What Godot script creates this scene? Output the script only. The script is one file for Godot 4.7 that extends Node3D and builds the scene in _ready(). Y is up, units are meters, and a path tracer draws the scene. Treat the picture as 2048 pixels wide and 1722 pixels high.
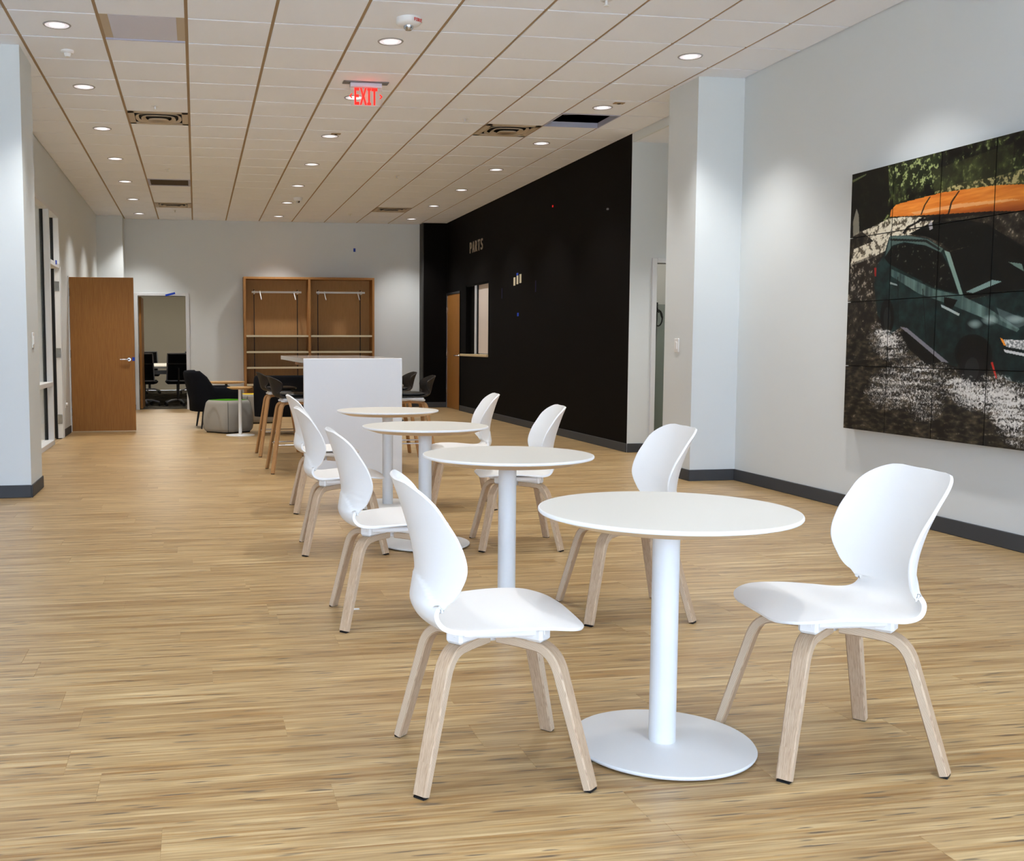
extends Node3D
# An open showroom lounge: four round tables with white chairs, a high bar table, black parts counter wall, picture wall.

const H := 3.49          # ceiling face
const TILE := 0.6096     # ceiling grid
const GX := -1.2563      # a grid line across
const GZ := -8.2702      # a grid line along
var M := {}
var used := {}
var rng := RandomNumberGenerator.new()


# ---------------------------------------------------------------- mesh builder
class MB:
	var v := PackedVector3Array()
	var n := PackedVector3Array()
	var uv := PackedVector2Array()
	var t := Transform3D()
	var us := Vector2.ONE
	var uo := Vector2.ZERO

	func tri(a: Vector3, b: Vector3, c: Vector3, na: Vector3, nb: Vector3, nc: Vector3, ua := Vector2.ZERO, ub := Vector2.ZERO, uc := Vector2.ZERO) -> void:
		if (b - a).cross(c - a).length_squared() < 1e-16:
			return
		if (b - a).cross(c - a).dot(na + nb + nc) > 0.0:
			tri(a, c, b, na, nc, nb, ua, uc, ub)
			return
		for p in [a, b, c]:
			v.append(t * p)
		for p in [na, nb, nc]:
			n.append((t.basis * p).normalized())
		for p in [ua, ub, uc]:
			uv.append(p * us + uo)

	func quad(a: Vector3, b: Vector3, c: Vector3, d: Vector3, nn: Vector3, ua := Vector2.ZERO, ub := Vector2.ZERO, uc := Vector2.ZERO, ud := Vector2.ZERO) -> void:
		tri(a, b, c, nn, nn, nn, ua, ub, uc)
		tri(a, c, d, nn, nn, nn, ua, uc, ud)

	func flat(a: Vector3, b: Vector3, c: Vector3, d: Vector3, towards: Vector3) -> void:
		var nn := (b - a).cross(c - a).normalized()
		if nn.dot(towards) < 0.0:
			nn = -nn
		quad(a, b, c, d, nn, pl(a, nn), pl(b, nn), pl(c, nn), pl(d, nn))

	func pl(p: Vector3, nn: Vector3) -> Vector2:
		var q := nn.abs()
		if q.x >= q.y and q.x >= q.z:
			return Vector2(p.z, p.y)
		if q.y >= q.z:
			return Vector2(p.x, p.z)
		return Vector2(p.x, p.y)

	func box(lo: Vector3, hi: Vector3, bev := 0.0) -> MB:
		var c := (lo + hi) / 2.0
		var e := (hi - lo) / 2.0
		var b: float = minf(bev, minf(e.x, minf(e.y, e.z)) * 0.9)
		for ax in 3:
			var u := (ax + 1) % 3
			var w := (ax + 2) % 3
			for s in [-1.0, 1.0]:
				var nn := Vector3.ZERO
				nn[ax] = s
				var q: Array[Vector3] = []
				for k in [[-1, -1], [1, -1], [1, 1], [-1, 1]]:
					var p := c
					p[ax] += s * e[ax]
					p[u] += k[0] * (e[u] - b)
					p[w] += k[1] * (e[w] - b)
					q.append(p)
				quad(q[0], q[1], q[2], q[3], nn, pl(q[0], nn), pl(q[1], nn), pl(q[2], nn), pl(q[3], nn))
				if b > 0.0:
					for s2 in [-1.0, 1.0]:
						# bevel between this face and the face of axis u
						var m := Vector3.ZERO
						m[ax] = s
						m[u] = s2
						var r: Array[Vector3] = []
						for k in [-1.0, 1.0]:
							var p1 := c
							p1[ax] += s * e[ax]
							p1[u] += s2 * (e[u] - b)
							p1[w] += k * (e[w] - b)
							var p2 := c
							p2[ax] += s * (e[ax] - b)
							p2[u] += s2 * e[u]
							p2[w] += k * (e[w] - b)
							r.append(p1)
							r.append(p2)
						quad(r[0], r[1], r[3], r[2], m.normalized(), pl(r[0], nn), pl(r[1], nn), pl(r[3], nn), pl(r[2], nn))
		if b > 0.0:
			for sx in [-1.0, 1.0]:
				for sy in [-1.0, 1.0]:
					for sz in [-1.0, 1.0]:
						var s := Vector3(sx, sy, sz)
						var px := c + s * Vector3(e.x, e.y - b, e.z - b)
						var py := c + s * Vector3(e.x - b, e.y, e.z - b)
						var pz := c + s * Vector3(e.x - b, e.y - b, e.z)
						var nn := s.normalized()
						tri(px, py, pz, nn, nn, nn)
		return self

	func grid(rows: Array, close_u := false, close_v := false, flip := false, uvs := Vector2.ONE) -> MB:
		var R := rows.size()
		var C: int = rows[0].size()
		var N := []
		for i in R:
			var line := PackedVector3Array()
			for j in C:
				var a: Vector3 = rows[(i + 1) % R if close_v else mini(i + 1, R - 1)][j]
				var b: Vector3 = rows[(i - 1 + R) % R if close_v else maxi(i - 1, 0)][j]
				var c: Vector3 = rows[i][(j + 1) % C if close_u else mini(j + 1, C - 1)]
				var d: Vector3 = rows[i][(j - 1 + C) % C if close_u else maxi(j - 1, 0)]
				var x := (a - b).cross(c - d)
				line.append((-x if flip else x).normalized())
			N.append(line)
		for i in (R if close_v else R - 1):
			var i2 := (i + 1) % R
			for j in (C if close_u else C - 1):
				var j2 := (j + 1) % C
				var u0 := Vector2(float(j) / C, float(i) / R) * uvs
				var u1 := Vector2(float(j + 1) / C, float(i) / R) * uvs
				var u2 := Vector2(float(j + 1) / C, float(i + 1) / R) * uvs
				var u3 := Vector2(float(j) / C, float(i + 1) / R) * uvs
				tri(rows[i][j], rows[i][j2], rows[i2][j2], N[i][j], N[i][j2], N[i2][j2], u0, u1, u2)
				tri(rows[i][j], rows[i2][j2], rows[i2][j], N[i][j], N[i2][j2], N[i2][j], u0, u2, u3)
		return self

	# profile of (radius, height), from below upwards outside or any order that walks the outline
	func lathe(p: PackedVector2Array, seg := 48, at := Vector3.ZERO) -> MB:
		var en := PackedVector2Array()
		for i in p.size() - 1:
			var d := (p[i + 1] - p[i]).normalized()
			en.append(Vector2(d.y, -d.x))
		for i in p.size() - 1:
			var n0 := en[i]
			var n1 := en[i]
			if i > 0 and en[i - 1].dot(en[i]) > 0.75:
				n0 = (en[i - 1] + en[i]).normalized()
			if i < en.size() - 1 and en[i + 1].dot(en[i]) > 0.75:
				n1 = (en[i + 1] + en[i]).normalized()
			for k in seg:
				var a := TAU * k / seg
				var b := TAU * (k + 1) / seg
				var da := Vector3(cos(a), 0, sin(a))
				var db := Vector3(cos(b), 0, sin(b))
				var up := Vector3.UP
				var A := at + da * p[i].x + up * p[i].y
				var B := at + db * p[i].x + up * p[i].y
				var C := at + db * p[i + 1].x + up * p[i + 1].y
				var D := at + da * p[i + 1].x + up * p[i + 1].y
				var na := da * n0.x + up * n0.y
				var nb := db * n0.x + up * n0.y
				var nc := db * n1.x + up * n1.y
				var nd := da * n1.x + up * n1.y
				var f := Vector2(A.x, A.z)
				tri(A, B, C, na, nb, nc, f, Vector2(B.x, B.z), Vector2(C.x, C.z))
				tri(A, C, D, na, nc, nd, f, Vector2(C.x, C.z), Vector2(D.x, D.z))
		return self

	func tube(path: Array, r: float, sides := 10) -> MB:
		var rows := []
		var side := Vector3.ZERO
		for i in path.size():
			var d: Vector3 = (path[mini(i + 1, path.size() - 1)] - path[maxi(i - 1, 0)]).normalized()
			if side == Vector3.ZERO:
				side = d.cross(Vector3.UP if absf(d.y) < 0.9 else Vector3.RIGHT).normalized()
			side = (side - d * side.dot(d)).normalized()
			var o := d.cross(side)
			var ring := PackedVector3Array()
			for k in sides:
				var a := TAU * k / sides
				ring.append(path[i] + (side * cos(a) + o * sin(a)) * r)
			rows.append(ring)
		grid(rows, true, false, true)
		for e in [0, path.size() - 1]:
			var d: Vector3 = (path[0] - path[1]).normalized() if e == 0 else (path[e] - path[e - 1]).normalized()
			for k in sides:
				tri(path[e], rows[e][k], rows[e][(k + 1) % sides], d, d, d)
		return self

	# a bent flat bar: path in the plane whose normal is `across`; width along it, thickness in the plane
	func bar(path: Array, across: Vector3, w: Array, th: Array, ch := 0.004) -> MB:
		var rows := []
		var L := 0.0
		var len := PackedFloat32Array()
		for i in path.size():
			if i > 0:
				L += path[i].distance_to(path[i - 1])
			len.append(L)
			var d: Vector3 = (path[mini(i + 1, path.size() - 1)] - path[maxi(i - 1, 0)]).normalized()
			var o := across.cross(d).normalized()
			var a: float = w[i] / 2.0
			var b: float = th[i] / 2.0
			var ring := []
			for q in [[a - ch, b], [-a + ch, b], [-a, b - ch], [-a, -b + ch], [-a + ch, -b], [a - ch, -b], [a, -b + ch], [a, b - ch]]:
				ring.append(path[i] + across * q[0] + o * q[1])
			rows.append([ring, o])
		var vv := [[0.02, 0.46], [0.46, 0.49], [0.52, 0.98], [0.49, 0.46], [0.46, 0.02], [0.02, 0.01], [0.98, 0.52], [0.01, 0.02]]
		for i in path.size() - 1:
			for k in 8:
				var k2 := (k + 1) % 8
				var nn := []
				for r in [rows[i], rows[i + 1]]:
					var o: Vector3 = r[1]
					nn.append([o, (o - across).normalized(), -across, (-o - across).normalized(), -o, (across - o).normalized(), across, (across + o).normalized()][k])
				var ua := Vector2(len[i], vv[k][0])
				var ub := Vector2(len[i], vv[k][1])
				var uc := Vector2(len[i + 1], vv[k][1])
				var ud := Vector2(len[i + 1], vv[k][0])
				tri(rows[i][0][k], rows[i][0][k2], rows[i + 1][0][k2], nn[0], nn[0], nn[1], ua, ub, uc)
				tri(rows[i][0][k], rows[i + 1][0][k2], rows[i + 1][0][k], nn[0], nn[1], nn[1], ua, uc, ud)
		for e in [0, path.size() - 1]:
			var d: Vector3 = (path[0] - path[1]).normalized() if e == 0 else (path[e] - path[e - 1]).normalized()
			for k in 6:
				tri(rows[e][0][0], rows[e][0][k + 1], rows[e][0][k + 2], d, d, d, Vector2(0, 0.6), Vector2(0.01, 0.7), Vector2(0.02, 0.9))
		return self

	# a flat outline in x, y pushed along z from 0 to depth
	func prism(poly: PackedVector2Array, depth: float) -> MB:
		var ix := Geometry2D.triangulate_polygon(poly)
		for z in [0.0, depth]:
			var nn := Vector3(0, 0, -1 if z == 0.0 else 1) * signf(depth)
			for i in range(0, ix.size(), 3):
				var a := poly[ix[i]]
				var b := poly[ix[i + 1]]
				var c := poly[ix[i + 2]]
				tri(Vector3(a.x, a.y, z), Vector3(b.x, b.y, z), Vector3(c.x, c.y, z), nn, nn, nn, a, b, c)
		var turn := 1.0 if not Geometry2D.is_polygon_clockwise(poly) else -1.0
		for i in poly.size():
			var a := poly[i]
			var b := poly[(i + 1) % poly.size()]
			var nn := Vector3(b.y - a.y, a.x - b.x, 0).normalized() * turn
			quad(Vector3(a.x, a.y, 0), Vector3(b.x, b.y, 0), Vector3(b.x, b.y, depth), Vector3(a.x, a.y, depth), nn)
		return self

	func mesh() -> ArrayMesh:
		var st := SurfaceTool.new()
		st.begin(Mesh.PRIMITIVE_TRIANGLES)
		for i in v.size():
			st.set_normal(n[i])
			st.set_uv(uv[i])
			st.add_vertex(v[i])
		st.index()
		return st.commit()


# ---------------------------------------------------------------- scene helpers
func numbered(called: String) -> String:
	var k: int = used.get(called, 0)
	used[called] = k + 1
	return called if k == 0 else "%s_%03d" % [called, k]


func put(called: String, mesh: Mesh, mat: Material, parent: Node = self) -> MeshInstance3D:
	var o := MeshInstance3D.new()
	if parent == self:
		o.name = numbered(called)
	else:
		var k := 0
		var nm := called
		while parent.has_node(NodePath(nm)):
			k += 1
			nm = "%s_%03d" % [called, k]
		o.name = nm
	o.mesh = mesh
	o.material_override = mat
	o.cast_shadow = GeometryInstance3D.SHADOW_CASTING_SETTING_ON
	parent.add_child(o, true)
	return o


func tag(o: Node, label: String, category: String, group := "") -> Node:
	o.set_meta("label", label)
	o.set_meta("category", category)
	if group:
		o.set_meta("group", group)
	return o


func thing(called: String, label: String, category: String, at := Vector3.ZERO, turn := 0.0, group := "") -> Node3D:
	var o := Node3D.new()
	o.name = numbered(called)
	add_child(o, true)
	o.position = at
	o.rotation.y = turn
	tag(o, label, category, group)
	return o


func dup(src: Node3D, called: String, label: String, at: Vector3, turn: float) -> Node3D:
	var o: Node3D = src.duplicate()
	o.name = numbered(called)
	add_child(o, true)
	o.position = at
	o.rotation.y = turn
	o.set_meta("label", label)
	return o


func struct(called: String, mesh: Mesh, mat: Material, label := "") -> MeshInstance3D:
	var o := put(called, mesh, mat)
	o.set_meta("kind", "structure")
	if label:
		o.set_meta("label", label)
	return o


func struct_root(called: String, label := "") -> Node3D:
	var o := Node3D.new()
	o.name = numbered(called)
	o.set_meta("kind", "structure")
	if label:
		o.set_meta("label", label)
	add_child(o, true)
	return o


func bx(lo: Vector3, hi: Vector3, bev := 0.0) -> ArrayMesh:
	return MB.new().box(lo.min(hi), lo.max(hi), bev).mesh()


func boxes(list: Array, bev := 0.0) -> ArrayMesh:
	var b := MB.new()
	for q in list:
		b.box(Vector3(q[0], q[2], q[4]), Vector3(q[1], q[3], q[5]), bev)
	return b.mesh()


func srgb(r: float, g: float, b: float) -> Color:
	return Color(r / 255.0, g / 255.0, b / 255.0)


func mat(called: String, c: Color, rough := 0.6, spec := 0.5, metal := 0.0) -> StandardMaterial3D:
	var m := StandardMaterial3D.new()
	m.resource_name = called
	m.albedo_color = c
	m.roughness = rough
	m.metallic_specular = spec
	m.metallic = metal
	M[called] = m
	return m


func noise(seed_: int, freq := 1.0, oct := 2) -> FastNoiseLite:
	var f := FastNoiseLite.new()
	f.noise_type = FastNoiseLite.TYPE_SIMPLEX_SMOOTH
	f.seed = seed_
	f.frequency = freq
	f.fractal_octaves = oct
	return f


func picture(w: int, h: int, data: PackedByteArray, mips := true) -> ImageTexture:
	var im := Image.create_from_data(w, h, false, Image.FORMAT_RGB8, data)
	if mips:
		im.generate_mipmaps()
	return ImageTexture.create_from_image(im)

const SPOT_ANGLE := 48.0
const SPOT_BLEND := 0.85
const SPOT_COLOR := Color(1.0, 0.995, 0.99)
const SPOT_ENERGY := 3.15
const FRONT_ENERGY := 1.9


func _ready() -> void:
	# camera: an off-centre crop of a wider frame
	var cam := Camera3D.new()
	cam.name = "camera"
	add_child(cam)
	var f := 2083.79
	var near := 0.05
	cam.keep_aspect = Camera3D.KEEP_HEIGHT
	cam.set_frustum(near * 1722.0 / f, Vector2(near * (1024.0 - 756.5) / f, 0.0), near, 200.0)
	cam.position = Vector3(0, 1.205, 0)
	cam.basis = Basis.from_euler(Vector3(-0.0824318772, -0.1722146595, -0.000722434))
	cam.current = true
	# sky: bright overcast
	var sky_mat := ProceduralSkyMaterial.new()
	sky_mat.sky_top_color = Color(0.78, 0.87, 1.0)
	sky_mat.sky_horizon_color = Color(0.80, 0.88, 1.0)
	sky_mat.ground_bottom_color = Color(0.5, 0.52, 0.54)
	sky_mat.ground_horizon_color = Color(0.6, 0.63, 0.66)
	sky_mat.sky_energy_multiplier = 1.0
	sky_mat.ground_energy_multiplier = 0.8
	var sky := Sky.new()
	sky.sky_material = sky_mat
	# sun from behind the building: it lights the pavement outside, not the room
	var sun := DirectionalLight3D.new()
	sun.name = "sun"
	sun.light_energy = 11.0
	sun.light_color = Color(0.97, 0.98, 1.0)
	sun.light_angular_distance = 0.6
	sun.shadow_enabled = true
	sun.sky_mode = DirectionalLight3D.SKY_MODE_LIGHT_ONLY
	sun.rotation = Vector3(deg_to_rad(-58.0), deg_to_rad(165.0), 0.0)
	add_child(sun)
	var env := Environment.new()
	env.background_mode = Environment.BG_SKY
	env.sky = sky
	env.background_energy_multiplier = 8.4
	env.tonemap_mode = Environment.TONE_MAPPER_LINEAR
	env.tonemap_exposure = 1.0
	env.sdfgi_enabled = true
	env.ssao_enabled = true
	env.ssil_enabled = true
	var we := WorldEnvironment.new()
	we.name = "environment"
	we.environment = env
	add_child(we)
	# lamps of the rooms behind the doorway, the glazing and the counter
	room_lamp(Vector3(-0.7, 2.79, -24.0), 7.0, "meeting_room_lamp")
	room_lamp(Vector3(-3.4, 2.94, -12.8), 5.0, "office_lamp")
	room_lamp(Vector3(5.7, 2.99, -16.8), 4.0, "counter_room_lamp")
	room_lamp(Vector3(5.8, 2.69, -12.2), 0.7, "added_store_lamp")  # unseen lamp added to brighten the store behind the recess doorway

	make_materials()
	build_floor()
	build_ceiling()
	build_walls()
	build_ceiling_fittings()
	build_cafe()
	build_bar()
	build_lounge()
	build_shelf_unit()
	build_meeting_room()
	build_picture_wall()
	build_signs()


func room_lamp(at: Vector3, energy: float, called: String) -> void:
	var l := AreaLight3D.new()
	l.name = called + "_light"
	l.area_size = Vector2(0.6, 0.6)
	l.light_energy = energy
	l.light_color = Color(1.0, 0.95, 0.88)
	l.area_range = 20.0
	l.shadow_enabled = true
	l.rotation_degrees.x = -90
	l.position = at + Vector3(0, -0.03, 0)
	add_child(l)
	var m := glow(called, Color.WHITE, Color(1.0, 0.95, 0.88), 0.8)
	var o := put(called, bx(Vector3(-0.3, -0.02, -0.3), Vector3(0.3, 0.0, 0.3), 0.004), m)
	o.position = at
	o.set_meta("kind", "structure")


# ---------------------------------------------------------------- materials and their patterns
func floor_texture() -> ImageTexture:
	var W := 2048
	var Hh := 1020
	var data := PackedByteArray()
	data.resize(W * Hh * 3)
	var nf := noise(11, 1.0, 2)
	var nb := noise(23, 1.0, 2)
	var nd := noise(37, 1.0, 1)
	var r2 := RandomNumberGenerator.new()
	r2.seed = 5
	var tone := []
	for i in 12:
		tone.append([r2.randf_range(-0.5, 0.5), r2.randf_range(0.0, 1.0)])
	var k := 0
	for y in Hh:
		var row := y / 170
		var ym := y * 0.00108
		for x in W:
			var cell := row * 2 + (x >> 10)
			var xm := x * 0.00119 + cell * 7.0
			var fine := nf.get_noise_2d(xm * 9.0, ym * 330.0)
			var med := nf.get_noise_2d(xm * 2.6 + 40.0, ym * 80.0 + 9.0)
			var band := nb.get_noise_2d(xm * 0.9, ym * 19.0)
			var warm := nb.get_noise_2d(xm * 1.3 + 70.0, ym * 55.0 + 3.0)
			var dk := nd.get_noise_2d(xm * 5.5, ym * 62.0)
			var t: float = 0.12 * fine + 0.28 * med + 0.34 * band + 0.14 * float(tone[cell][0])
			var w: float = clampf(warm * 1.3 - 0.12, 0.0, 1.0)
			var d: float = smoothstep(0.62, 0.92, dk + 0.25 * fine)
			var r := 0.692 + 0.34 * t - 0.06 * w
			var g := 0.574 + 0.38 * t - 0.11 * w
			var b := 0.392 + 0.36 * t - 0.15 * w
			r = lerpf(r, 0.33, d * 0.75)
			g = lerpf(g, 0.28, d * 0.75)
			b = lerpf(b, 0.23, d * 0.75)
			data[k] = int(clampf(r, 0, 1) * 255.0)
			data[k + 1] = int(clampf(g, 0, 1) * 255.0)
			data[k + 2] = int(clampf(b, 0, 1) * 255.0)
			k += 3
	return picture(W, Hh, data)


# grain along u (or v if upright)
func grain_texture(seed_: int, a: Color, b: Color, c: Color, upright: bool, fu: float, fv: float) -> ImageTexture:
	var S := 384
	var data := PackedByteArray()
	data.resize(S * S * 3)
	var n1 := noise(seed_, 1.0, 3)
	var k := 0
	for y in S:
		for x in S:
			var p := float(y) if upright else float(x)
			var q := float(x) if upright else float(y)
			var f := n1.get_noise_2d(p * fu, q * fv)
			var g := n1.get_noise_2d(p * fu * 0.3 + 50.0, q * fv * 0.22)
			var col := a.lerp(b, clampf(0.5 + f * 0.9, 0, 1)).lerp(c, clampf(g * 0.9, 0, 1) * 0.6)
			data[k] = int(col.r * 255.0)
			data[k + 1] = int(col.g * 255.0)
			data[k + 2] = int(col.b * 255.0)
			k += 3
	return picture(S, S, data)


# upper half: ash face with long pores; lower half: the plies on the cut edge
func leg_texture(face: Color, dark: Color, light: Color) -> ImageTexture:
	var W := 512
	var Hh := 256
	var data := PackedByteArray()
	data.resize(W * Hh * 3)
	var n1 := noise(71, 1.0, 2)
	var k := 0
	for y in Hh:
		for x in W:
			var col: Color
			if y < 128:
				var f := n1.get_noise_2d(x * 0.016, y * 0.42)
				var g := n1.get_noise_2d(x * 0.006 + 9.0, y * 0.10)
				col = face.lerp(light, clampf(0.35 + g * 0.8, 0, 1) * 0.5).lerp(dark, smoothstep(0.15, 0.55, f) * 0.6)
			else:
				var ply := fposmod((y - 128) / 128.0 * 7.0 + n1.get_noise_2d(x * 0.01, 3.0) * 0.15, 1.0)
				var f2 := n1.get_noise_2d(x * 0.03, y * 0.5)
				col = light.lerp(face, 0.35 + 0.3 * f2).lerp(dark, smoothstep(0.62, 0.78, ply) * (1.0 - smoothstep(0.86, 0.98, ply)) * 0.8)
			data[k] = int(col.r * 255.0)
			data[k + 1] = int(col.g * 255.0)
			data[k + 2] = int(col.b * 255.0)
			k += 3
	return picture(W, Hh, data)


func mottle_texture(seed_: int, a: Color, b: Color, f: float, oct := 3, hard := 0.9) -> ImageTexture:
	var S := 256
	var data := PackedByteArray()
	data.resize(S * S * 3)
	var n1 := noise(seed_, 1.0, oct)
	var k := 0
	for y in S:
		for x in S:
			var col := a.lerp(b, clampf(0.5 + hard * n1.get_noise_2d(x * f, y * f), 0, 1))
			data[k] = int(col.r * 255.0)
			data[k + 1] = int(col.g * 255.0)
			data[k + 2] = int(col.b * 255.0)
			k += 3
	return picture(S, S, data)


func carpet_texture() -> ImageTexture:
	var S := 256
	var data := PackedByteArray()
	data.resize(S * S * 3)
	var n1 := noise(91, 1.0, 2)
	var k := 0
	for y in S:
		for x in S:
			var f := n1.get_noise_2d(x * 0.016, y * 0.12)
			var g := n1.get_noise_2d(x * 0.4, y * 0.4)
			var c := 0.20 + (0.34 if f > 0.12 else 0.0) + (0.12 if f > 0.4 else 0.0) + g * 0.08
			for q in [1.0, 0.96, 0.88]:
				data[k] = int(clampf(c * q, 0, 1) * 255.0)
				k += 1
	return picture(S, S, data)


func textured(called: String, tex: Texture2D, rough: float, spec := 0.5, scale := Vector3.ONE) -> StandardMaterial3D:
	var m := mat(called, Color.WHITE, rough, spec)
	m.albedo_texture = tex
	m.uv1_scale = scale
	m.texture_filter = BaseMaterial3D.TEXTURE_FILTER_LINEAR_WITH_MIPMAPS_ANISOTROPIC
	m.texture_repeat = true
	return m


func triplanar(called: String, tex: Texture2D, rough: float, scale: float, spec := 0.5) -> StandardMaterial3D:
	var m := textured(called, tex, rough, spec, Vector3.ONE * scale)
	m.uv1_triplanar = true
	return m


func glow(called: String, c: Color, e: Color, energy: float) -> StandardMaterial3D:
	var m := mat(called, c, 0.4)
	m.emission_enabled = true
	m.emission = e
	m.emission_energy_multiplier = energy
	return m


func make_materials() -> void:
	mat("wall_paint", srgb(223, 228, 228), 0.75, 0.3)
	mat("warm_paint", srgb(212, 208, 196), 0.75, 0.3)
	mat("black_paint", srgb(17, 15, 14), 0.6, 0.15)
	mat("charcoal_grey", srgb(70, 70, 68), 0.6, 0.3)
	mat("base_rubber", srgb(70, 72, 75), 0.55, 0.35)
	mat("ceiling_tile", srgb(246, 249, 254), 0.95, 0.1)
	mat("tee", srgb(168, 144, 112), 0.6, 0.3)  # on the runners this tan stands for recess shade
	mat("plenum", srgb(14, 14, 15), 0.9, 0.1)
	mat("tile_edge", srgb(190, 190, 205), 0.8, 0.2)
	mat("white_metal", srgb(228, 229, 228), 0.4, 0.5)
	mat("white_plastic", srgb(243, 242, 239), 0.42, 0.5)
	mat("table_laminate", srgb(228, 224, 213), 0.38, 0.5)
	mat("table_edge", srgb(244, 244, 243), 0.4, 0.5)
	mat("table_under_bounce", srgb(218, 192, 156), 0.6, 0.3)  # light bounced off the floor, put into the colour of a white underside
	mat("frame_white", srgb(222, 224, 226), 0.45, 0.5)
	mat("gasket", srgb(16, 16, 17), 0.5, 0.4)
	mat("chrome", srgb(205, 206, 208), 0.22, 0.5, 1.0)
	mat("steel", srgb(150, 150, 152), 0.35, 0.5, 1.0)
	mat("dark_rubber", srgb(38, 36, 35), 0.7, 0.3)
	mat("black_fabric", srgb(25, 26, 30), 0.95, 0.2)
	mat("black_leather", srgb(22, 20, 19), 0.42, 0.5)
	mat("black_shell", srgb(36, 31, 27), 0.6, 0.35)
	mat("black_metal", srgb(20, 20, 21), 0.45, 0.5)
	mat("mesh_back", srgb(16, 16, 18), 0.8, 0.2)
	mat("grey_metal", srgb(120, 122, 126), 0.45, 0.5)
	mat("tape", srgb(38, 72, 190), 0.7, 0.3)
	mat("cream", srgb(216, 205, 176), 0.55, 0.4)
	mat("pale_sign", srgb(168, 152, 130), 0.5, 0.4)
	mat("counter", srgb(206, 186, 146), 0.5, 0.4)
	mat("shade", srgb(226, 214, 204), 0.8, 0.2)
	mat("green_felt", srgb(62, 122, 22), 0.95, 0.1)
	mat("yellow_felt", srgb(222, 190, 60), 0.95, 0.1)
	mat("white_table", srgb(228, 228, 224), 0.4, 0.4)
	mat("concrete", srgb(190, 188, 182), 0.9, 0.2)
	mat("bounce_tile", srgb(234, 236, 238), 0.4, 0.5)  # pale tile invented to bounce neutral light upward
	mat("asphalt", srgb(140, 140, 140), 0.95, 0.2)
	mat("screen_edge", srgb(12, 12, 13), 0.4, 0.4)
	mat("detector", srgb(236, 236, 234), 0.45, 0.4)
	mat("red_print", srgb(205, 60, 55), 0.5, 0.3)
	mat("vent_metal", srgb(196, 180, 156), 0.5, 0.4)
	mat("lay_in_panel", srgb(214, 214, 226), 0.5, 0.3)
	var grille := mat("grille", srgb(96, 84, 70), 0.7, 0.2)
	grille.resource_name = "grille"
	var g := mat("glass", Color(0.86, 0.93, 0.92, 0.10), 0.02, 0.5)
	g.transparency = BaseMaterial3D.TRANSPARENCY_ALPHA
	g.cull_mode = BaseMaterial3D.CULL_DISABLED
	var ac := mat("acrylic", Color(0.95, 0.93, 0.93, 0.12), 0.05, 0.5)
	ac.transparency = BaseMaterial3D.TRANSPARENCY_ALPHA
	var gg := mat("green_glass", Color(0.45, 0.52, 0.47, 0.45), 0.05, 0.5)
	gg.transparency = BaseMaterial3D.TRANSPARENCY_ALPHA
	glow("lamp_face", Color.WHITE, Color(1.0, 0.97, 0.97), 1.35)
	glow("lamp_cone", srgb(235, 235, 240), Color(1.0, 0.97, 1.0), 0.55)
	glow("exit_red", srgb(235, 50, 35), Color(1.0, 0.075, 0.03), 0.95)
	glow("red_led", srgb(120, 10, 10), Color(1.0, 0.05, 0.05), 0.6)
	mat("lamp_ring", srgb(165, 163, 160), 0.4, 0.5)
	textured("plank", floor_texture(), 0.38, 0.9)
	textured("veneer", grain_texture(3, srgb(150, 100, 48), srgb(172, 122, 62), srgb(134, 88, 42), true, 0.012, 0.35), 0.5, 0.35, Vector3(1.6, 0.7, 1))
	textured("cabinet_wood", grain_texture(5, srgb(158, 112, 66), srgb(178, 132, 82), srgb(138, 98, 58), true, 0.012, 0.4), 0.55, 0.3, Vector3(1.8, 0.8, 1))
	textured("panel_wood", grain_texture(7, srgb(168, 128, 84), srgb(184, 144, 96), srgb(150, 114, 74), true, 0.014, 0.5), 0.6, 0.3, Vector3(1.8, 0.8, 1))
	textured("ash", leg_texture(srgb(190, 162, 132), srgb(140, 112, 88), srgb(230, 211, 184)), 0.5, 0.4, Vector3(2.2, 1, 1))
	textured("stool_wood", leg_texture(srgb(176, 130, 82), srgb(140, 98, 58), srgb(196, 152, 104)), 0.5, 0.4, Vector3(2.2, 1, 1))
	textured("oak_top", grain_texture(9, srgb(190, 150, 98), srgb(206, 168, 116), srgb(168, 128, 80), false, 0.01, 0.3), 0.5, 0.35)
	triplanar("quartz", mottle_texture(13, srgb(222, 224, 226), srgb(232, 234, 236), 0.35, 3, 1.2), 0.4, 2.5)
	triplanar("quartz_top", mottle_texture(17, srgb(196, 186, 178), srgb(212, 203, 196), 0.3, 3, 1.2), 0.12, 2.5)
	triplanar("grey_felt", mottle_texture(19, srgb(150, 146, 138), srgb(166, 162, 153), 0.5, 2, 1.0), 0.95, 5.0, 0.1)
	triplanar("carpet", carpet_texture(), 0.95, 0.7, 0.1)


# ---------------------------------------------------------------- the room
func baseboard(side: String, list: Array, m := "base_rubber") -> void:
	struct("baseboard_" + side, boxes(list, 0.004), M[m])


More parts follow.
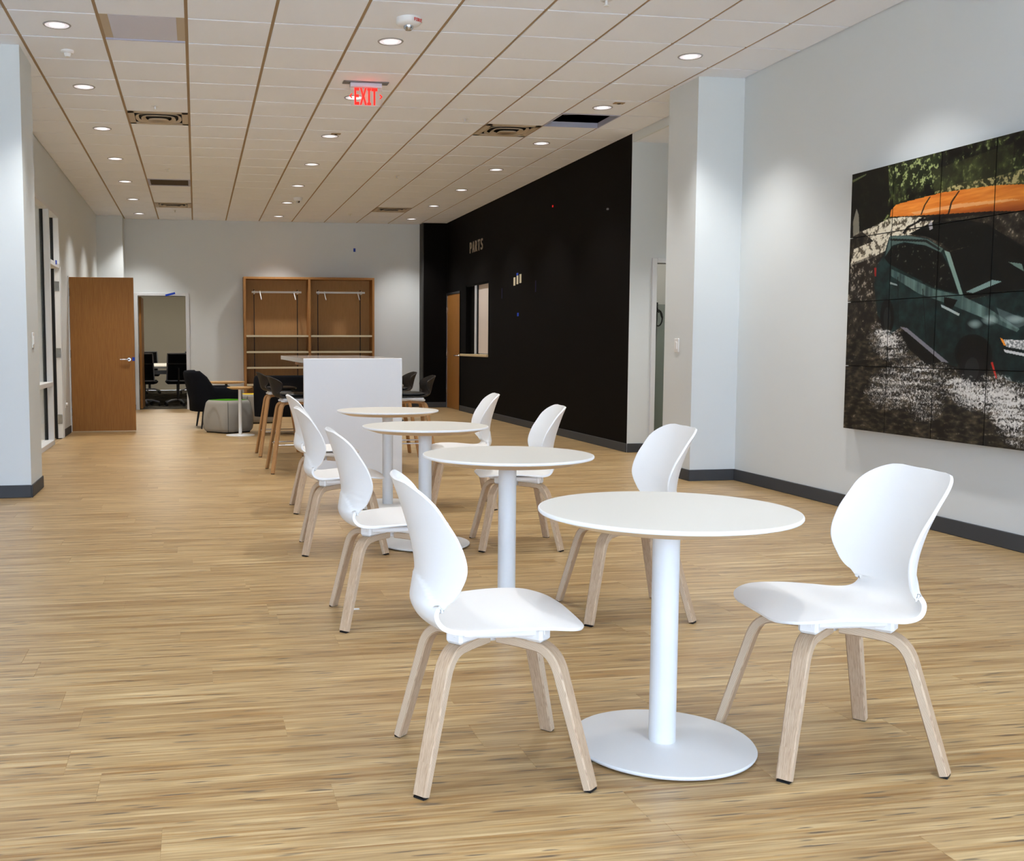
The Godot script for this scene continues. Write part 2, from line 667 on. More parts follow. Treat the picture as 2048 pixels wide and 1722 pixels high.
func build_floor() -> void:
	var root := struct_root("floor", "light oak look vinyl plank floor running across the room")
	put("subfloor", bx(Vector3(-6.3, -0.25, -28.4), Vector3(6.9, -0.012, 4.3)), M["tee"], root)
	put("bounce_floor", boxes([[-6.0, 4.7, -0.02, 0.0, -1.84, 4.0]]), M["bounce_tile"], root)  # unseen pale floor, added to bounce light onto the ceiling
	var far := MB.new()
	var PW := 0.184
	var PL := 1.22
	rng.seed = 42
	for r in range(0, 98):
		var z1 := -1.84 - r * PW
		var z0 := z1 - PW
		var shift := fposmod(r * 0.3819 + 0.17 * (r % 3) + rng.randf() * 0.12, 1.0) * PL
		var left := -6.0 if z0 > -9.0 else -1.72
		var right := 4.7 if z0 > -9.15 else 6.6
		if z1 < -10.95:
			right = 4.72
		var x := left - shift
		while x < right:
			var a := maxf(x, left)
			var b := minf(x + PL, right)
			var cell := rng.randi() % 12
			var cu := (cell % 2) * 0.5
			var cv := (cell / 2) / 6.0
			var mir := rng.randf() < 0.5
			if b - a > 0.02:
				var vis: bool = b > -0.19 * -z1 - 0.1 and a < 0.90 * -z0 + 0.1 and z0 > -7.6
				var mb := MB.new() if vis else far
				plank(mb, a, b, z0, z1, x, PL, cu, cv, mir)
				if vis:
					put("plank", mb.mesh(), M["plank"], root)
			x += PL
	var f := put("far_planks", far.mesh(), M["plank"], root)
	f.set_meta("kind", "stuff")
	put("carpet", bx(Vector3(-3.0, -0.012, -28.2), Vector3(1.6, -0.001, -19.76)), M["carpet"], root)


func plank(mb: MB, a: float, b: float, z0: float, z1: float, x: float, PL: float, cu: float, cv: float, mir: bool) -> void:
	var e := 0.0007
	var f := func(px: float, pz: float) -> Vector2:
		var u := (px - x) / PL
		if mir:
			u = 1.0 - u
		return Vector2(cu + 0.004 + u * 0.492, cv + 0.003 + (pz - z0) / (z1 - z0) * 0.16)
	var lo := -0.0012
	var q := [Vector3(a + e, 0, z0 + e), Vector3(b - e, 0, z0 + e), Vector3(b - e, 0, z1 - e), Vector3(a + e, 0, z1 - e)]
	var s := [Vector3(a, lo, z0), Vector3(b, lo, z0), Vector3(b, lo, z1), Vector3(a, lo, z1)]
	mb.quad(q[0], q[1], q[2], q[3], Vector3.UP, f.call(q[0].x, q[0].z), f.call(q[1].x, q[1].z), f.call(q[2].x, q[2].z), f.call(q[3].x, q[3].z))
	var out := [Vector3(0, 1, -1), Vector3(1, 1, 0), Vector3(0, 1, 1), Vector3(-1, 1, 0)]
	for i in 4:
		var j := (i + 1) % 4
		mb.quad(q[i], q[j], s[j], s[i], out[i].normalized(), f.call(q[i].x, q[i].z), f.call(q[j].x, q[j].z), f.call(s[j].x, s[j].z), f.call(s[i].x, s[i].z))


func build_ceiling() -> void:
	var root := struct_root("ceiling", "suspended ceiling of square white lay in tiles on grid with recess shade coloured tan")
	put("plenum_deck", bx(Vector3(-6.3, 4.1, -20.0), Vector3(6.9, 4.25, 4.3)), M["plenum"], root)
	put("front_ceiling", bx(Vector3(-6.0, H, GZ + TILE * 5), Vector3(4.7, H + 0.03, 4.0)), M["ceiling_tile"], root)
	var gap := 0.012
	var shapes := {}
	for i in range(-9, 12):
		for j in range(-19, 5):
			var x0 := GX + i * TILE
			var z0 := GZ + j * TILE
			var z1 := z0 + TILE
			var left := -1.72 if z1 < -8.45 else -6.0
			var right := 4.72 if z0 < -9.0 else 4.7
			var a := maxf(x0, left)
			var b := minf(x0 + TILE, right)
			if b - a < 0.03:
				continue
			z0 = maxf(z0, -19.75)
			if x0 + TILE < -0.19 * -z0 - 0.3:   # outside the picture
				continue
			if (i == 1 and j in [0, -5, -12, -16]) or (i == 7 and j in [-5, -16]) or (i == 8 and j == -4):
				continue
			var key := "%.3f %.3f" % [b - a, z1 - z0]
			if not shapes.has(key):
				var mb := MB.new()
				var w := b - a
				var d := z1 - z0
				var lip := 0.009
				mb.box(Vector3(gap, 0, gap), Vector3(w - gap, lip, d - gap), 0.0015)
				mb.box(Vector3(0.001, lip, 0.001), Vector3(w - 0.001, lip + 0.012, d - 0.001))
				shapes[key] = mb.mesh()
			var o := put("ceiling_tile", shapes[key], M["ceiling_tile"], root)
			o.position = Vector3(a, H, z0)
	# the tee grid: its faces lie just under the tile rebates
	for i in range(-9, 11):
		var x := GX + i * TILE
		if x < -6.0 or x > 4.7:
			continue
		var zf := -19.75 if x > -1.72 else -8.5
		put("runner", bx(Vector3(x - 0.0118, H + 0.0065, zf), Vector3(x + 0.0118, H + 0.0088, GZ + TILE * 5)), M["tee"], root)  # recess shade is put into the tan of the runner faces
	for j in range(-18, 5):
		var z := GZ + j * TILE
		var left := -1.72 if z < -8.5 else -6.0
		put("cross_tee", bx(Vector3(left, H + 0.0068, z - 0.0118), Vector3(4.71, H + 0.0086, z + 0.0118)), M["white_metal"], root)


func vent_square(x: float, z: float, label: String) -> void:
	var t := thing("ceiling_diffuser", label, "vent", Vector3(x, H, z), 0.0, "square supply air diffusers")
	var fr := MB.new()
	var e := TILE / 2.0 - 0.012
	for s in [-1.0, 1.0]:
		fr.box(Vector3(-e, -0.002, s * (e - 0.03) - 0.03), Vector3(e, 0.012, s * (e - 0.03) + 0.03), 0.001)
		fr.box(Vector3(s * (e - 0.03) - 0.03, -0.002, -e), Vector3(s * (e - 0.03) + 0.03, 0.012, e), 0.001)
	put("frame", fr.mesh(), M["vent_metal"], t)
	# rounded cones that step down towards the middle, dark gaps between them
	for q in [[0.228, 0.196, -0.004, 0.010], [0.172, 0.128, -0.014, 0.004], [0.104, 0.0, -0.028, -0.030]]:
		var rows := []
		for lv in [[q[0] - 0.006, q[2] + 0.012], [q[0], q[2] + 0.004], [q[0] - 0.003, q[2]], [q[1], q[3]]]:
			var row := PackedVector3Array()
			for k in 40:
				var a := TAU * k / 40.0
				var rr: float = lv[0] * pow(pow(absf(cos(a)), 3.2) + pow(absf(sin(a)), 3.2), -1.0 / 3.2)
				row.append(Vector3(cos(a) * rr, lv[1], sin(a) * rr))
			rows.append(row)
		put("cone", MB.new().grid(rows, true, false, true).mesh(), M["vent_metal"], t)
	put("duct_collar", bx(Vector3(-0.24, 0.035, -0.24), Vector3(0.24, 0.3, 0.24)), M["gasket"], t)


func build_ceiling_fittings() -> void:
	vent_square(-0.342, -11.013, "square air diffuser in the ceiling beside the left light row, the nearer one there")
	vent_square(3.315, -11.013, "square air diffuser in the ceiling next to the missing tile")
	vent_square(-0.342, -17.719, "square air diffuser near the back wall beyond the dark return grille")
	vent_square(3.315, -17.719, "square air diffuser in the ceiling at the far end by the black wall")
	# lay-in panel
	var c := Vector3(GX + 1.5 * TILE, H, GZ + 0.5 * TILE)
	var t := thing("access_panel", "pale lavender lay in ceiling panel with tan side strips", "ceiling panel", c)
	put("panel", bx(Vector3(-0.235, 0.004, -0.28), Vector3(0.235, 0.012, 0.29), 0.002), M["lay_in_panel"], t)
	for s in [-1.0, 1.0]:
		put("side_strip", bx(Vector3(s * 0.264 - 0.029, 0.008, -0.29), Vector3(s * 0.264 + 0.029, 0.02, 0.29)), M["vent_metal"], t)
	put("end_lip", bx(Vector3(-0.293, -0.004, -0.297), Vector3(0.293, 0.012, -0.281), 0.001), M["tile_edge"], t)
	# return grille
	c = Vector3(GX + 1.5 * TILE, H, GZ - 11.5 * TILE)
	t = thing("return_grille", "dark brown return air grille in the ceiling of the left row", "vent", c)
	var fr := MB.new()
	for s in [-1.0, 1.0]:
		fr.box(Vector3(-0.293, -0.003, s * 0.278 - 0.016), Vector3(0.293, 0.012, s * 0.278 + 0.016), 0.001)
		fr.box(Vector3(s * 0.278 - 0.016, -0.003, -0.293), Vector3(s * 0.278 + 0.016, 0.012, 0.293), 0.001)
	put("frame", fr.mesh(), M["tile_edge"], t)
	var slats := MB.new()
	for k in 17:
		var z := -0.25 + k * 0.031
		slats.flat(Vector3(-0.262, 0.002, z), Vector3(0.262, 0.002, z), Vector3(0.262, 0.022, z + 0.02), Vector3(-0.262, 0.022, z + 0.02), Vector3(0, -1, 0.5))
	var sl := put("slats", slats.mesh(), M["grille"], t)
	sl.set_meta("kind", "stuff")
	put("backing", bx(Vector3(-0.28, 0.03, -0.28), Vector3(0.28, 0.05, 0.28)), M["plenum"], t)
	# the opening of the missing tile: bright edges of the grid round it
	c = Vector3(GX + 8.5 * TILE, H, GZ - 3.5 * TILE)
	t = thing("open_ceiling_bay", "open bay of the ceiling grid with its tile missing", "ceiling opening", c)
	for s in [-1.0, 1.0]:
		put("grid_edge", bx(Vector3(-0.305, -0.004, s * 0.299 - 0.006), Vector3(0.305, 0.05, s * 0.299 + 0.006), 0.001), M["tile_edge"], t)
		put("grid_edge", bx(Vector3(s * 0.299 - 0.006, -0.004, -0.293), Vector3(s * 0.299 + 0.006, 0.05, 0.293), 0.001), M["tile_edge"], t)
	var mb := MB.new()
	mb.tube([Vector3(-0.1, 0.12, -0.25), Vector3(0.05, 0.10, -0.1), Vector3(0.28, 0.11, -0.02)], 0.012, 8)
	put("conduit", mb.mesh(), M["grey_metal"], t)
	# downlights: three rows down the room, more over the front
	var rows := [[-0.951, "left"], [1.482, "middle"], [3.911, "right"]]
	var ord := ["first", "second", "third", "fourth", "fifth", "sixth", "seventh"]
	var proto: Node3D = null
	for q in rows:
		for k in 7:
			var at := Vector3(q[0], H, -7.965 - k * 1.8255)
			var lb := "round recessed downlight, %s from the front in the %s row" % [ord[k], q[1]]
			if proto == null:
				proto = downlight(lb, at)
			else:
				lamp(dup(proto, "downlight", lb, at, 0.0))
	for x in [-0.951, 1.482, 3.911]:
		for z in [-6.14, -4.31, -2.485, -0.66, 1.17, 2.99]:  # rows behind the camera are added to brighten the front floor
			if x < -3.0 and z < -5.0:
				continue
			bare_lamp(Vector3(x, H, z))
	bare_lamp(Vector3(5.75, 3.405, -10.0))  # unseen lamp added to brighten the recess behind the pier
	# sprinklers
	var spr := [[-0.357, -10.452, "nearest left air diffuser"], [2.721, -10.491, "right air diffuser"], [-0.336, -14.069, "dark return grille"], [2.711, -14.125, "middle of the black wall"],
		[-0.324, -18.33, "farthest left diffuser"], [2.695, -18.376, "far right diffuser"], [2.725, -6.785, "top edge of the photo"]]
	var sp: Node3D = null
	for q in spr:
		var lb := "small pendent fire sprinkler in the ceiling by the " + str(q[2])
		var at := Vector3(q[0], H, q[1])
		if sp:
			dup(sp, "sprinkler", lb, at, 0.0)
			continue
		sp = thing("sprinkler", lb, "sprinkler", at, 0.0, "ceiling sprinklers")
		put("escutcheon", MB.new().lathe(PackedVector2Array([Vector2(0, -0.006), Vector2(0.036, -0.005), Vector2(0.042, 0.0)]), 20).mesh(), M["detector"], sp)
		put("stem", MB.new().tube([Vector3(0, 0, 0), Vector3(0, -0.032, 0)], 0.009, 8).mesh(), M["detector"], sp)
		put("deflector", MB.new().lathe(PackedVector2Array([Vector2(0, -0.042), Vector2(0.02, -0.041), Vector2(0.021, -0.038), Vector2(0, -0.034)]), 16).mesh(), M["detector"], sp)
	# detectors
	t = thing("fire_alarm", "white round ceiling fire alarm with red lettering by the exit sign", "fire alarm", Vector3(1.505, H, -7.396))
	put("body", MB.new().lathe(PackedVector2Array([Vector2(0, -0.052), Vector2(0.05, -0.052), Vector2(0.075, -0.046), Vector2(0.088, -0.03), Vector2(0.088, 0.0)]), 36).mesh(), M["detector"], t)
	put("strobe_lens", MB.new().lathe(PackedVector2Array([Vector2(0, -0.082), Vector2(0.022, -0.08), Vector2(0.034, -0.066), Vector2(0.036, -0.05)]), 24).mesh(), M["chrome"], t)
	var tx := put("lettering", text_mesh("FIRE", 0.022, 0.075, 0.002), M["red_print"], t)
	tx.position = Vector3(0.052, -0.030, 0.082)
	tx.rotation.y = 0.58
	var td := thing("smoke_detector", "small white smoke detector in the ceiling near left column", "smoke detector", Vector3(-0.956, H, -8.63))
	put("body", MB.new().lathe(PackedVector2Array([Vector2(0, -0.022), Vector2(0.04, -0.022), Vector2(0.05, -0.012), Vector2(0.05, 0.0)]), 28).mesh(), M["detector"], td)
	put("sensor", MB.new().lathe(PackedVector2Array([Vector2(0, -0.05), Vector2(0.02, -0.048), Vector2(0.028, -0.022)]), 20).mesh(), M["detector"], td)
	t = thing("strobe", "small white ceiling strobe beside a far middle row downlight", "strobe", Vector3(1.6, H, -16.5))
	put("body", MB.new().lathe(PackedVector2Array([Vector2(0, -0.05), Vector2(0.05, -0.05), Vector2(0.07, -0.03), Vector2(0.075, 0.0)]), 24).mesh(), M["detector"], t)
	put("lens", MB.new().lathe(PackedVector2Array([Vector2(0, -0.08), Vector2(0.02, -0.078), Vector2(0.03, -0.05)]), 16).mesh(), M["chrome"], t)
	for q in [[1.53, -11.47, "middle"], [3.99, -9.58, "right"]]:
		t = thing("ceiling_sensor", "small tan ceiling plate just beyond a downlight of the %s row" % q[2], "sensor", Vector3(q[0], H, q[1]))
		put("plate", bx(Vector3(-0.052, -0.006, -0.03), Vector3(0.052, 0.0, 0.03), 0.002), M["tee"], t)
		put("eye", MB.new().lathe(PackedVector2Array([Vector2(0, -0.014), Vector2(0.014, -0.012), Vector2(0.018, -0.005)]), 14).mesh(), M["grille"], t)


func downlight(label: String, at: Vector3) -> Node3D:
	var t := thing("downlight", label, "downlight", at, 0.0, "recessed ceiling downlights")
	put("trim_ring", MB.new().lathe(PackedVector2Array([Vector2(0.083, -0.001), Vector2(0.086, -0.005), Vector2(0.094, -0.005), Vector2(0.099, 0.0)]), 36).mesh(), M["lamp_ring"], t)
	put("reflector", MB.new().lathe(PackedVector2Array([Vector2(0.05, -0.0014), Vector2(0.0841, -0.002)]), 36).mesh(), M["lamp_cone"], t)
	put("lamp_face", MB.new().lathe(PackedVector2Array([Vector2(0.0, -0.0025), Vector2(0.052, -0.0025), Vector2(0.054, -0.001)]), 28).mesh(), M["lamp_face"], t)
	lamp(t)
	return t


func lamp(t: Node3D) -> void:
	for c in t.get_children():
		if c is Light3D:
			return
	t.add_child(spot(), true)


func bare_lamp(at: Vector3) -> void:
	var s := spot()
	s.light_energy = FRONT_ENERGY if at.z > -5.0 or at.x < -0.5 else SPOT_ENERGY
	add_child(s, true)
	s.position = at + Vector3(0, -0.03, 0)
	var d := put("unseen_downlight", MB.new().lathe(PackedVector2Array([Vector2(0.0, -0.004), Vector2(0.084, -0.004), Vector2(0.095, 0.0)]), 20).mesh(), M["lamp_face"])
	d.position = at
	d.set_meta("kind", "structure")


func spot() -> SpotLight3D:
	var s := SpotLight3D.new()
	s.name = "downlight_beam"
	s.position = Vector3(0, -0.03, 0)
	s.rotation_degrees.x = -90
	s.spot_angle = SPOT_ANGLE
	s.spot_angle_attenuation = SPOT_BLEND
	s.light_color = SPOT_COLOR
	s.light_energy = SPOT_ENERGY
	s.light_size = 0.05
	s.spot_range = 30.0
	s.spot_attenuation = 2.0
	s.shadow_enabled = true
	return s


func text_mesh(s: String, height: float, width: float, depth: float) -> Mesh:
	var f := SystemFont.new()
	f.font_names = PackedStringArray(["Droid Sans"])
	f.font_weight = 600
	var t := TextMesh.new()
	t.text = s
	t.font = f
	t.font_size = 64
	t.pixel_size = 0.01
	t.depth = 1.0
	var box := t.get_aabb()
	# bake to the wanted size, centred
	var st := SurfaceTool.new()
	var am := ArrayMesh.new()
	for i in t.get_surface_count():
		var a := t.surface_get_arrays(i)
		var v: PackedVector3Array = a[Mesh.ARRAY_VERTEX]
		var k := Vector3(width / box.size.x, height / box.size.y, depth / box.size.z)
		for j in v.size():
			v[j] = (v[j] - box.get_center()) * k
		a[Mesh.ARRAY_VERTEX] = v
		am.add_surface_from_arrays(Mesh.PRIMITIVE_TRIANGLES, a)
	return am


func build_walls() -> void:
	var W: Material = M["wall_paint"]
	var T := 4.12
	struct("wall_right", bx(Vector3(4.7, 0, -8.53), Vector3(4.9, T, 4.2)), W)
	struct("wall_right_pier", bx(Vector3(4.272, 0, -9.09), Vector3(6.75, T, -8.53)), W)
	baseboard("right", [[4.688, 4.7, 0, 0.1, -8.53, 4.0]])
	baseboard("right_pier", [[4.26, 4.69, 0, 0.1, -8.53, -8.518], [4.26, 4.272, 0, 0.1, -9.09, -8.525]])
	# recess behind the pier
	struct("wall_alcove", boxes([[4.7215, 5.02, 0, T, -11.09, -10.94], [5.95, 6.75, 0, T, -11.09, -10.94], [5.02, 5.95, 2.1, T, -11.09, -10.94]]), W)
	struct("wall_alcove_end", bx(Vector3(6.6, 0, -10.95), Vector3(6.75, T, -9.08)), W)
	struct("ceiling_alcove", bx(Vector3(4.74, 3.405, -10.94), Vector3(6.6, 3.5, -9.09)), M["ceiling_tile"])
	struct("trim_1", bx(Vector3(4.716, 3.402, -10.938), Vector3(4.745, 3.56, -9.09), 0.002), W)
	baseboard("alcove", [[4.7215, 4.985, 0, 0.1, -10.94, -10.928], [5.99, 6.6, 0, 0.1, -10.94, -10.928]])
	var d := struct_root("door_1", "narrow white framed doorway in the recess with a leaning glass panel")
	put("jamb", boxes([[4.975, 5.03, 0, 2.155, -11.1, -10.915]], 0.004), M["frame_white"], d)
	put("jamb", boxes([[5.94, 5.995, 0, 2.155, -11.1, -10.915]], 0.004), M["frame_white"], d)
	put("head", boxes([[5.03, 5.94, 2.1, 2.155, -11.1, -10.915]], 0.004), M["frame_white"], d)
	struct("wall_store", boxes([[4.87, 6.9, 0, 2.7, -13.2, -13.05], [6.75, 6.9, 0, 2.7, -13.1, -11.0], [4.87, 6.9, 2.7, 2.8, -13.2, -11.09]]), M["wall_paint"])
	var g := thing("glass_door_leaf", "dark framed glass door leaf leaning in the recess doorway", "door", Vector3(5.07, 0, -11.2))
	g.rotation.z = -0.03
	put("stile", bx(Vector3(-0.01, 0.005, -0.02), Vector3(0.05, 1.68, 0.02), 0.003), M["gasket"], g)
	put("glass", bx(Vector3(0.05, 0.02, -0.006), Vector3(0.8, 1.66, 0.006)), M["green_glass"], g)
	var cb := MB.new()
	var pts := []
	for k in 14:
		var s := k / 13.0
		pts.append(Vector3(5.075 + 0.13 * s, 1.69 - 0.18 * s + 0.02 * sin(s * 19.0), -11.13))
	for k in 14:
		var a := k / 13.0 * TAU
		pts.append(Vector3(5.20 - 0.05 * (1.0 - cos(a)), 1.42 - 0.09 * sin(a) + 0.08, -11.13))
	cb.tube(pts, 0.008, 7)
	tag(put("door_cable", cb.mesh(), M["dark_rubber"]), "dark cable coiled over the top of the leaning glass door", "cable")

	# black wall with counter window and wood door
	var B: Material = M["black_paint"]
	var zs := [-19.75, -19.45, -18.45, -18.05, -16.61, -10.946]
	struct("wall_black", boxes([[4.72, 4.87, 0, T, zs[0], zs[1]], [4.72, 4.87, 2.14, T, zs[1], zs[2]], [4.72, 4.87, 0, T, zs[2], zs[3]],
		[4.72, 4.87, 0, 1.03, zs[3], zs[4]], [4.72, 4.87, 2.24, T, zs[3], zs[4]], [4.72, 4.87, 0, T, zs[4], zs[5]]]), B)
	struct("wall_black_return", bx(Vector3(4.262, 0, -19.75), Vector3(4.72, T, -19.47)), B)
	struct("trim_2", bx(Vector3(4.243, 0, -19.75), Vector3(4.262, T, -19.475)), M["charcoal_grey"])  # left face of the black return, in a lighter grey
	baseboard("black", [[4.708, 4.72, 0, 0.1, -18.44, -10.94], [4.262, 4.72, 0, 0.1, -19.47, -19.458]], "base_rubber")
	d = struct_root("door_2", "closed wood door with lever at the far end of the black wall")
	put("jamb", bx(Vector3(4.706, 0, -19.48), Vector3(4.8, 2.17, -19.43), 0.003), M["steel"], d)
	put("jamb", bx(Vector3(4.706, 0, -18.455), Vector3(4.8, 2.17, -18.445), 0.003), M["black_paint"], d)
	put("head", bx(Vector3(4.706, 2.13, -19.43), Vector3(4.8, 2.17, -18.455), 0.003), M["steel"], d)
	var leaf := put("leaf", bx(Vector3(4.716, 0.01, -19.43), Vector3(4.76, 2.13, -18.46), 0.002), M["veneer"], d)
	lever(leaf, Vector3(4.716, 1.0, -18.53), Vector3(-1, 0, 0), Vector3(0, 0, -1))
	for y in [0.3, 1.02, 1.85]:
		put("hinge", bx(Vector3(4.698, y - 0.05, -19.445), Vector3(4.712, y + 0.05, -19.425), 0.002), M["chrome"], d)
	var w := struct_root("window_1", "parts counter service window with pale shutter in the black wall")
	put("head", bx(Vector3(4.73, 2.215, -18.05), Vector3(4.86, 2.24, -16.61)), M["black_paint"], w)
	put("shutter", bx(Vector3(4.78, 1.05, -17.42), Vector3(4.80, 2.215, -16.615)), M["shade"], w)
	put("mullion", bx(Vector3(4.745, 1.04, -17.56), Vector3(4.81, 2.215, -17.47), 0.003), M["frame_white"], w)
	put("gasket", bx(Vector3(4.76, 1.04, -17.47), Vector3(4.80, 2.215, -17.42)), M["gasket"], w)
	put("dark_interior_panel", bx(Vector3(4.80, 1.04, -18.05), Vector3(4.815, 2.215, -17.56)), M["black_paint"], w)  # black panel stands in for the dark interior
	put("sill", bx(Vector3(4.69, 0.995, -18.36), Vector3(4.85, 1.035, -16.60), 0.004), M["counter"], w)
	struct("wall_counter_room", boxes([[6.6, 6.75, 0, 3.0, -19.9, -13.2], [4.87, 6.75, 3.0, 3.1, -19.9, -13.2], [4.87, 6.75, 0, 3.0, -20.0, -19.85]]), M["warm_paint"])

	# back wall with the doorway of the meeting room
	struct("wall_back", boxes([[-3.2, -1.05, 0, T, -19.9, -19.75], [-0.175, 6.9, 0, T, -19.9, -19.75], [-1.05, -0.175, 2.1, T, -19.9, -19.75]]), W)
	struct("wall_back_chase", bx(Vector3(-1.73, 0, -19.76), Vector3(-1.268, T, -19.28)), W)
	baseboard("back", [[-1.268, -1.115, 0, 0.1, -19.75, -19.738], [-0.11, 4.243, 0, 0.1, -19.75, -19.738], [-1.268, -1.256, 0, 0.1, -19.75, -19.28], [-1.72, -1.268, 0, 0.1, -19.28, -19.268]])
	d = struct_root("door_3", "white framed open doorway to the meeting room")
	put("jamb", bx(Vector3(-1.112, 0, -19.91), Vector3(-1.05, 2.155, -19.728), 0.004), M["frame_white"], d)
	put("jamb", bx(Vector3(-0.185, 0, -19.91), Vector3(-0.12, 2.155, -19.728), 0.004), M["frame_white"], d)
	put("head", bx(Vector3(-1.05, 2.1, -19.91), Vector3(-0.185, 2.155, -19.728), 0.004), M["frame_white"], d)
	put("leaf", bx(Vector3(-1.045, 0.01, -20.8), Vector3(-1.0, 2.09, -19.92), 0.002), M["veneer"], d)
	struct("wall_meeting_room", boxes([[-3.1, 1.7, 0, 2.9, -28.35, -28.2], [-3.1, -2.95, 0, 2.9, -28.2, -19.9], [1.55, 1.7, 0, 2.9, -28.2, -19.9], [-3.1, 1.7, 2.8, 2.9, -28.35, -19.9]]), M["warm_paint"])

	# left: column, glazing, open wood door, office behind
	struct("wall_left_pier", bx(Vector3(-6.15, 0, -9.12), Vector3(-1.302, T, -8.53)), W)
	baseboard("left_pier", [[-6.0, -1.302, 0, 0.1, -8.53, -8.518], [-1.302, -1.29, 0, 0.1, -9.12, -8.518], [-1.72, -1.302, 0, 0.1, -9.132, -9.12]])
	struct("wall_left", boxes([[-1.87, -1.72, 0, T, -11.2, -9.1], [-1.87, -1.72, 2.86, T, -13.95, -11.2], [-1.87, -1.72, 0, T, -14.86, -13.95], [-1.87, -1.72, 2.14, T, -15.8, -14.86], [-1.87, -1.72, 0, T, -19.76, -15.8]]), M["wall_paint"])
	baseboard("left", [[-1.72, -1.708, 0, 0.1, -14.8, -14.0], [-1.72, -1.708, 0, 0.1, -19.28, -15.86]])
	w = struct_root("window_2", "tall white framed office glazing beside the left column")
	var F: Material = M["frame_white"]
	var mem := [["sill_rail", -11.2, -13.04, 0.0, 0.06], ["mid_rail", -11.2, -13.04, 0.71, 0.76], ["head_rail", -11.2, -13.95, 2.81, 2.86], ["transom", -13.04, -13.95, 2.17, 2.23]]
	for q in mem:
		put(q[0], bx(Vector3(-1.83, q[3], q[2]), Vector3(-1.705, q[4], q[1]), 0.003), F, w)
	for z in [-11.22, -13.04, -13.93]:
		put("mullion", bx(Vector3(-1.775, 0, z - 0.03), Vector3(-1.705, 2.86, z + 0.025), 0.003), F, w)
		put("gasket", bx(Vector3(-1.815, 0, z - 0.03), Vector3(-1.775, 2.86, z + 0.028)), M["gasket"], w)
	put("pane", bx(Vector3(-1.80, 0.06, -13.02), Vector3(-1.794, 0.71, -11.22)), M["glass"], w)
	put("pane", bx(Vector3(-1.80, 0.76, -13.02), Vector3(-1.794, 2.81, -11.22)), M["glass"], w)
	put("pane", bx(Vector3(-1.80, 2.23, -13.91), Vector3(-1.794, 2.81, -13.06)), M["glass"], w)
	for y in [0.25, 1.1, 1.95]:
		put("hinge", bx(Vector3(-1.775, y - 0.06, -13.905), Vector3(-1.715, y + 0.06, -13.895), 0.002), M["chrome"], w)
	struct("trim_3", boxes([[-1.8, -1.700, 0, 2.2, -14.0, -13.955]], 0.003), F)
	struct("wall_office", boxes([[-5.0, -4.85, 0, 3.0, -19.8, -9.1], [-5.0, -1.87, 2.95, 3.05, -19.8, -9.1], [-5.0, -1.87, 0, 2.95, -16.6, -16.5]]), W)
	struct("floor_office", bx(Vector3(-5.0, -0.012, -19.8), Vector3(-1.80, 0.0, -9.1)), M["counter"])
	d = struct_root("door_4", "open wood door swung out from the left wall")
	var lf := put("leaf", bx(Vector3(-1.70, 0.012, -14.90), Vector3(-0.845, 2.125, -14.855), 0.002), M["veneer"], d)
	lever(lf, Vector3(-0.92, 1.0, -14.855), Vector3(0, 0, 1), Vector3(-1, 0, 0))
	put("tape_strip", bx(Vector3(-0.88, 0.98, -14.856), Vector3(-0.842, 1.03, -14.852), 0.0), M["tape"], lf)
	for y in [0.28, 1.08, 1.92]:
		put("hinge", bx(Vector3(-1.722, y - 0.055, -14.872), Vector3(-1.698, y + 0.055, -14.848), 0.003), M["chrome"], d)
	put("jamb", bx(Vector3(-1.87, 0, -14.9), Vector3(-1.705, 2.14, -14.845), 0.003), F, d)
	put("jamb", bx(Vector3(-1.87, 0, -15.8), Vector3(-1.705, 2.14, -15.76), 0.003), F, d)

	# the glazed front of the showroom behind the camera, and the left side
	struct("wall_front", boxes([[-6.15, 4.9, 3.2, T, 4.0, 4.2], [-6.15, 4.9, 0, 0.12, 4.0, 4.2]]), W)
	var fr := struct_root("window_3", "glazed shop front behind the camera")
	for x in [-6.0, -4.2, -2.4, -0.6, 1.2, 3.0, 4.65]:
		put("mullion", bx(Vector3(x - 0.03, 0.12, 4.03), Vector3(x + 0.03, 3.2, 4.15)), F, fr)
	put("pane", bx(Vector3(-6.0, 0.12, 4.09), Vector3(4.7, 3.2, 4.096)), M["glass"], fr)
	struct("wall_side", boxes([[-6.15, -6.0, 0, T, -8.6, 4.2]]), W)
	struct("ground", bx(Vector3(-60, -0.6, -60), Vector3(60, -0.26, 60)), M["concrete"])


func lever(parent: Node, at: Vector3, out: Vector3, along: Vector3) -> void:
	var mb := MB.new()
	var up := Vector3.UP
	mb.t = Transform3D(Basis(out.cross(up), out, up), at)
	mb.lathe(PackedVector2Array([Vector2(0.027, 0.0), Vector2(0.024, 0.01), Vector2(0.0, 0.01)]), 20)
	mb.t = Transform3D()
	mb.tube([at, at + out * 0.05, at + out * 0.058 + along * 0.02, at + out * 0.058 + along * 0.12], 0.010, 9)
	put("handle", mb.mesh(), M["chrome"], parent)


# ---------------------------------------------------------------- chairs and tables
func curve(pts: Array, t: float) -> Array:
	# Catmull-Rom through rows of equal length, t from 0 to pts.size() - 1
	var i := clampi(int(t), 0, pts.size() - 2)
	var f := t - i
	var out := []
	for k in pts[0].size():
		var p0: float = pts[maxi(i - 1, 0)][k]
		var p1: float = pts[i][k]
		var p2: float = pts[i + 1][k]
		var p3: float = pts[mini(i + 2, pts.size() - 1)][k]
		out.append(0.5 * (2 * p1 + (p2 - p0) * f + (2 * p0 - 5 * p1 + 4 * p2 - p3) * f * f + (3 * p1 - p0 - 3 * p2 + p3) * f * f * f))
	return out


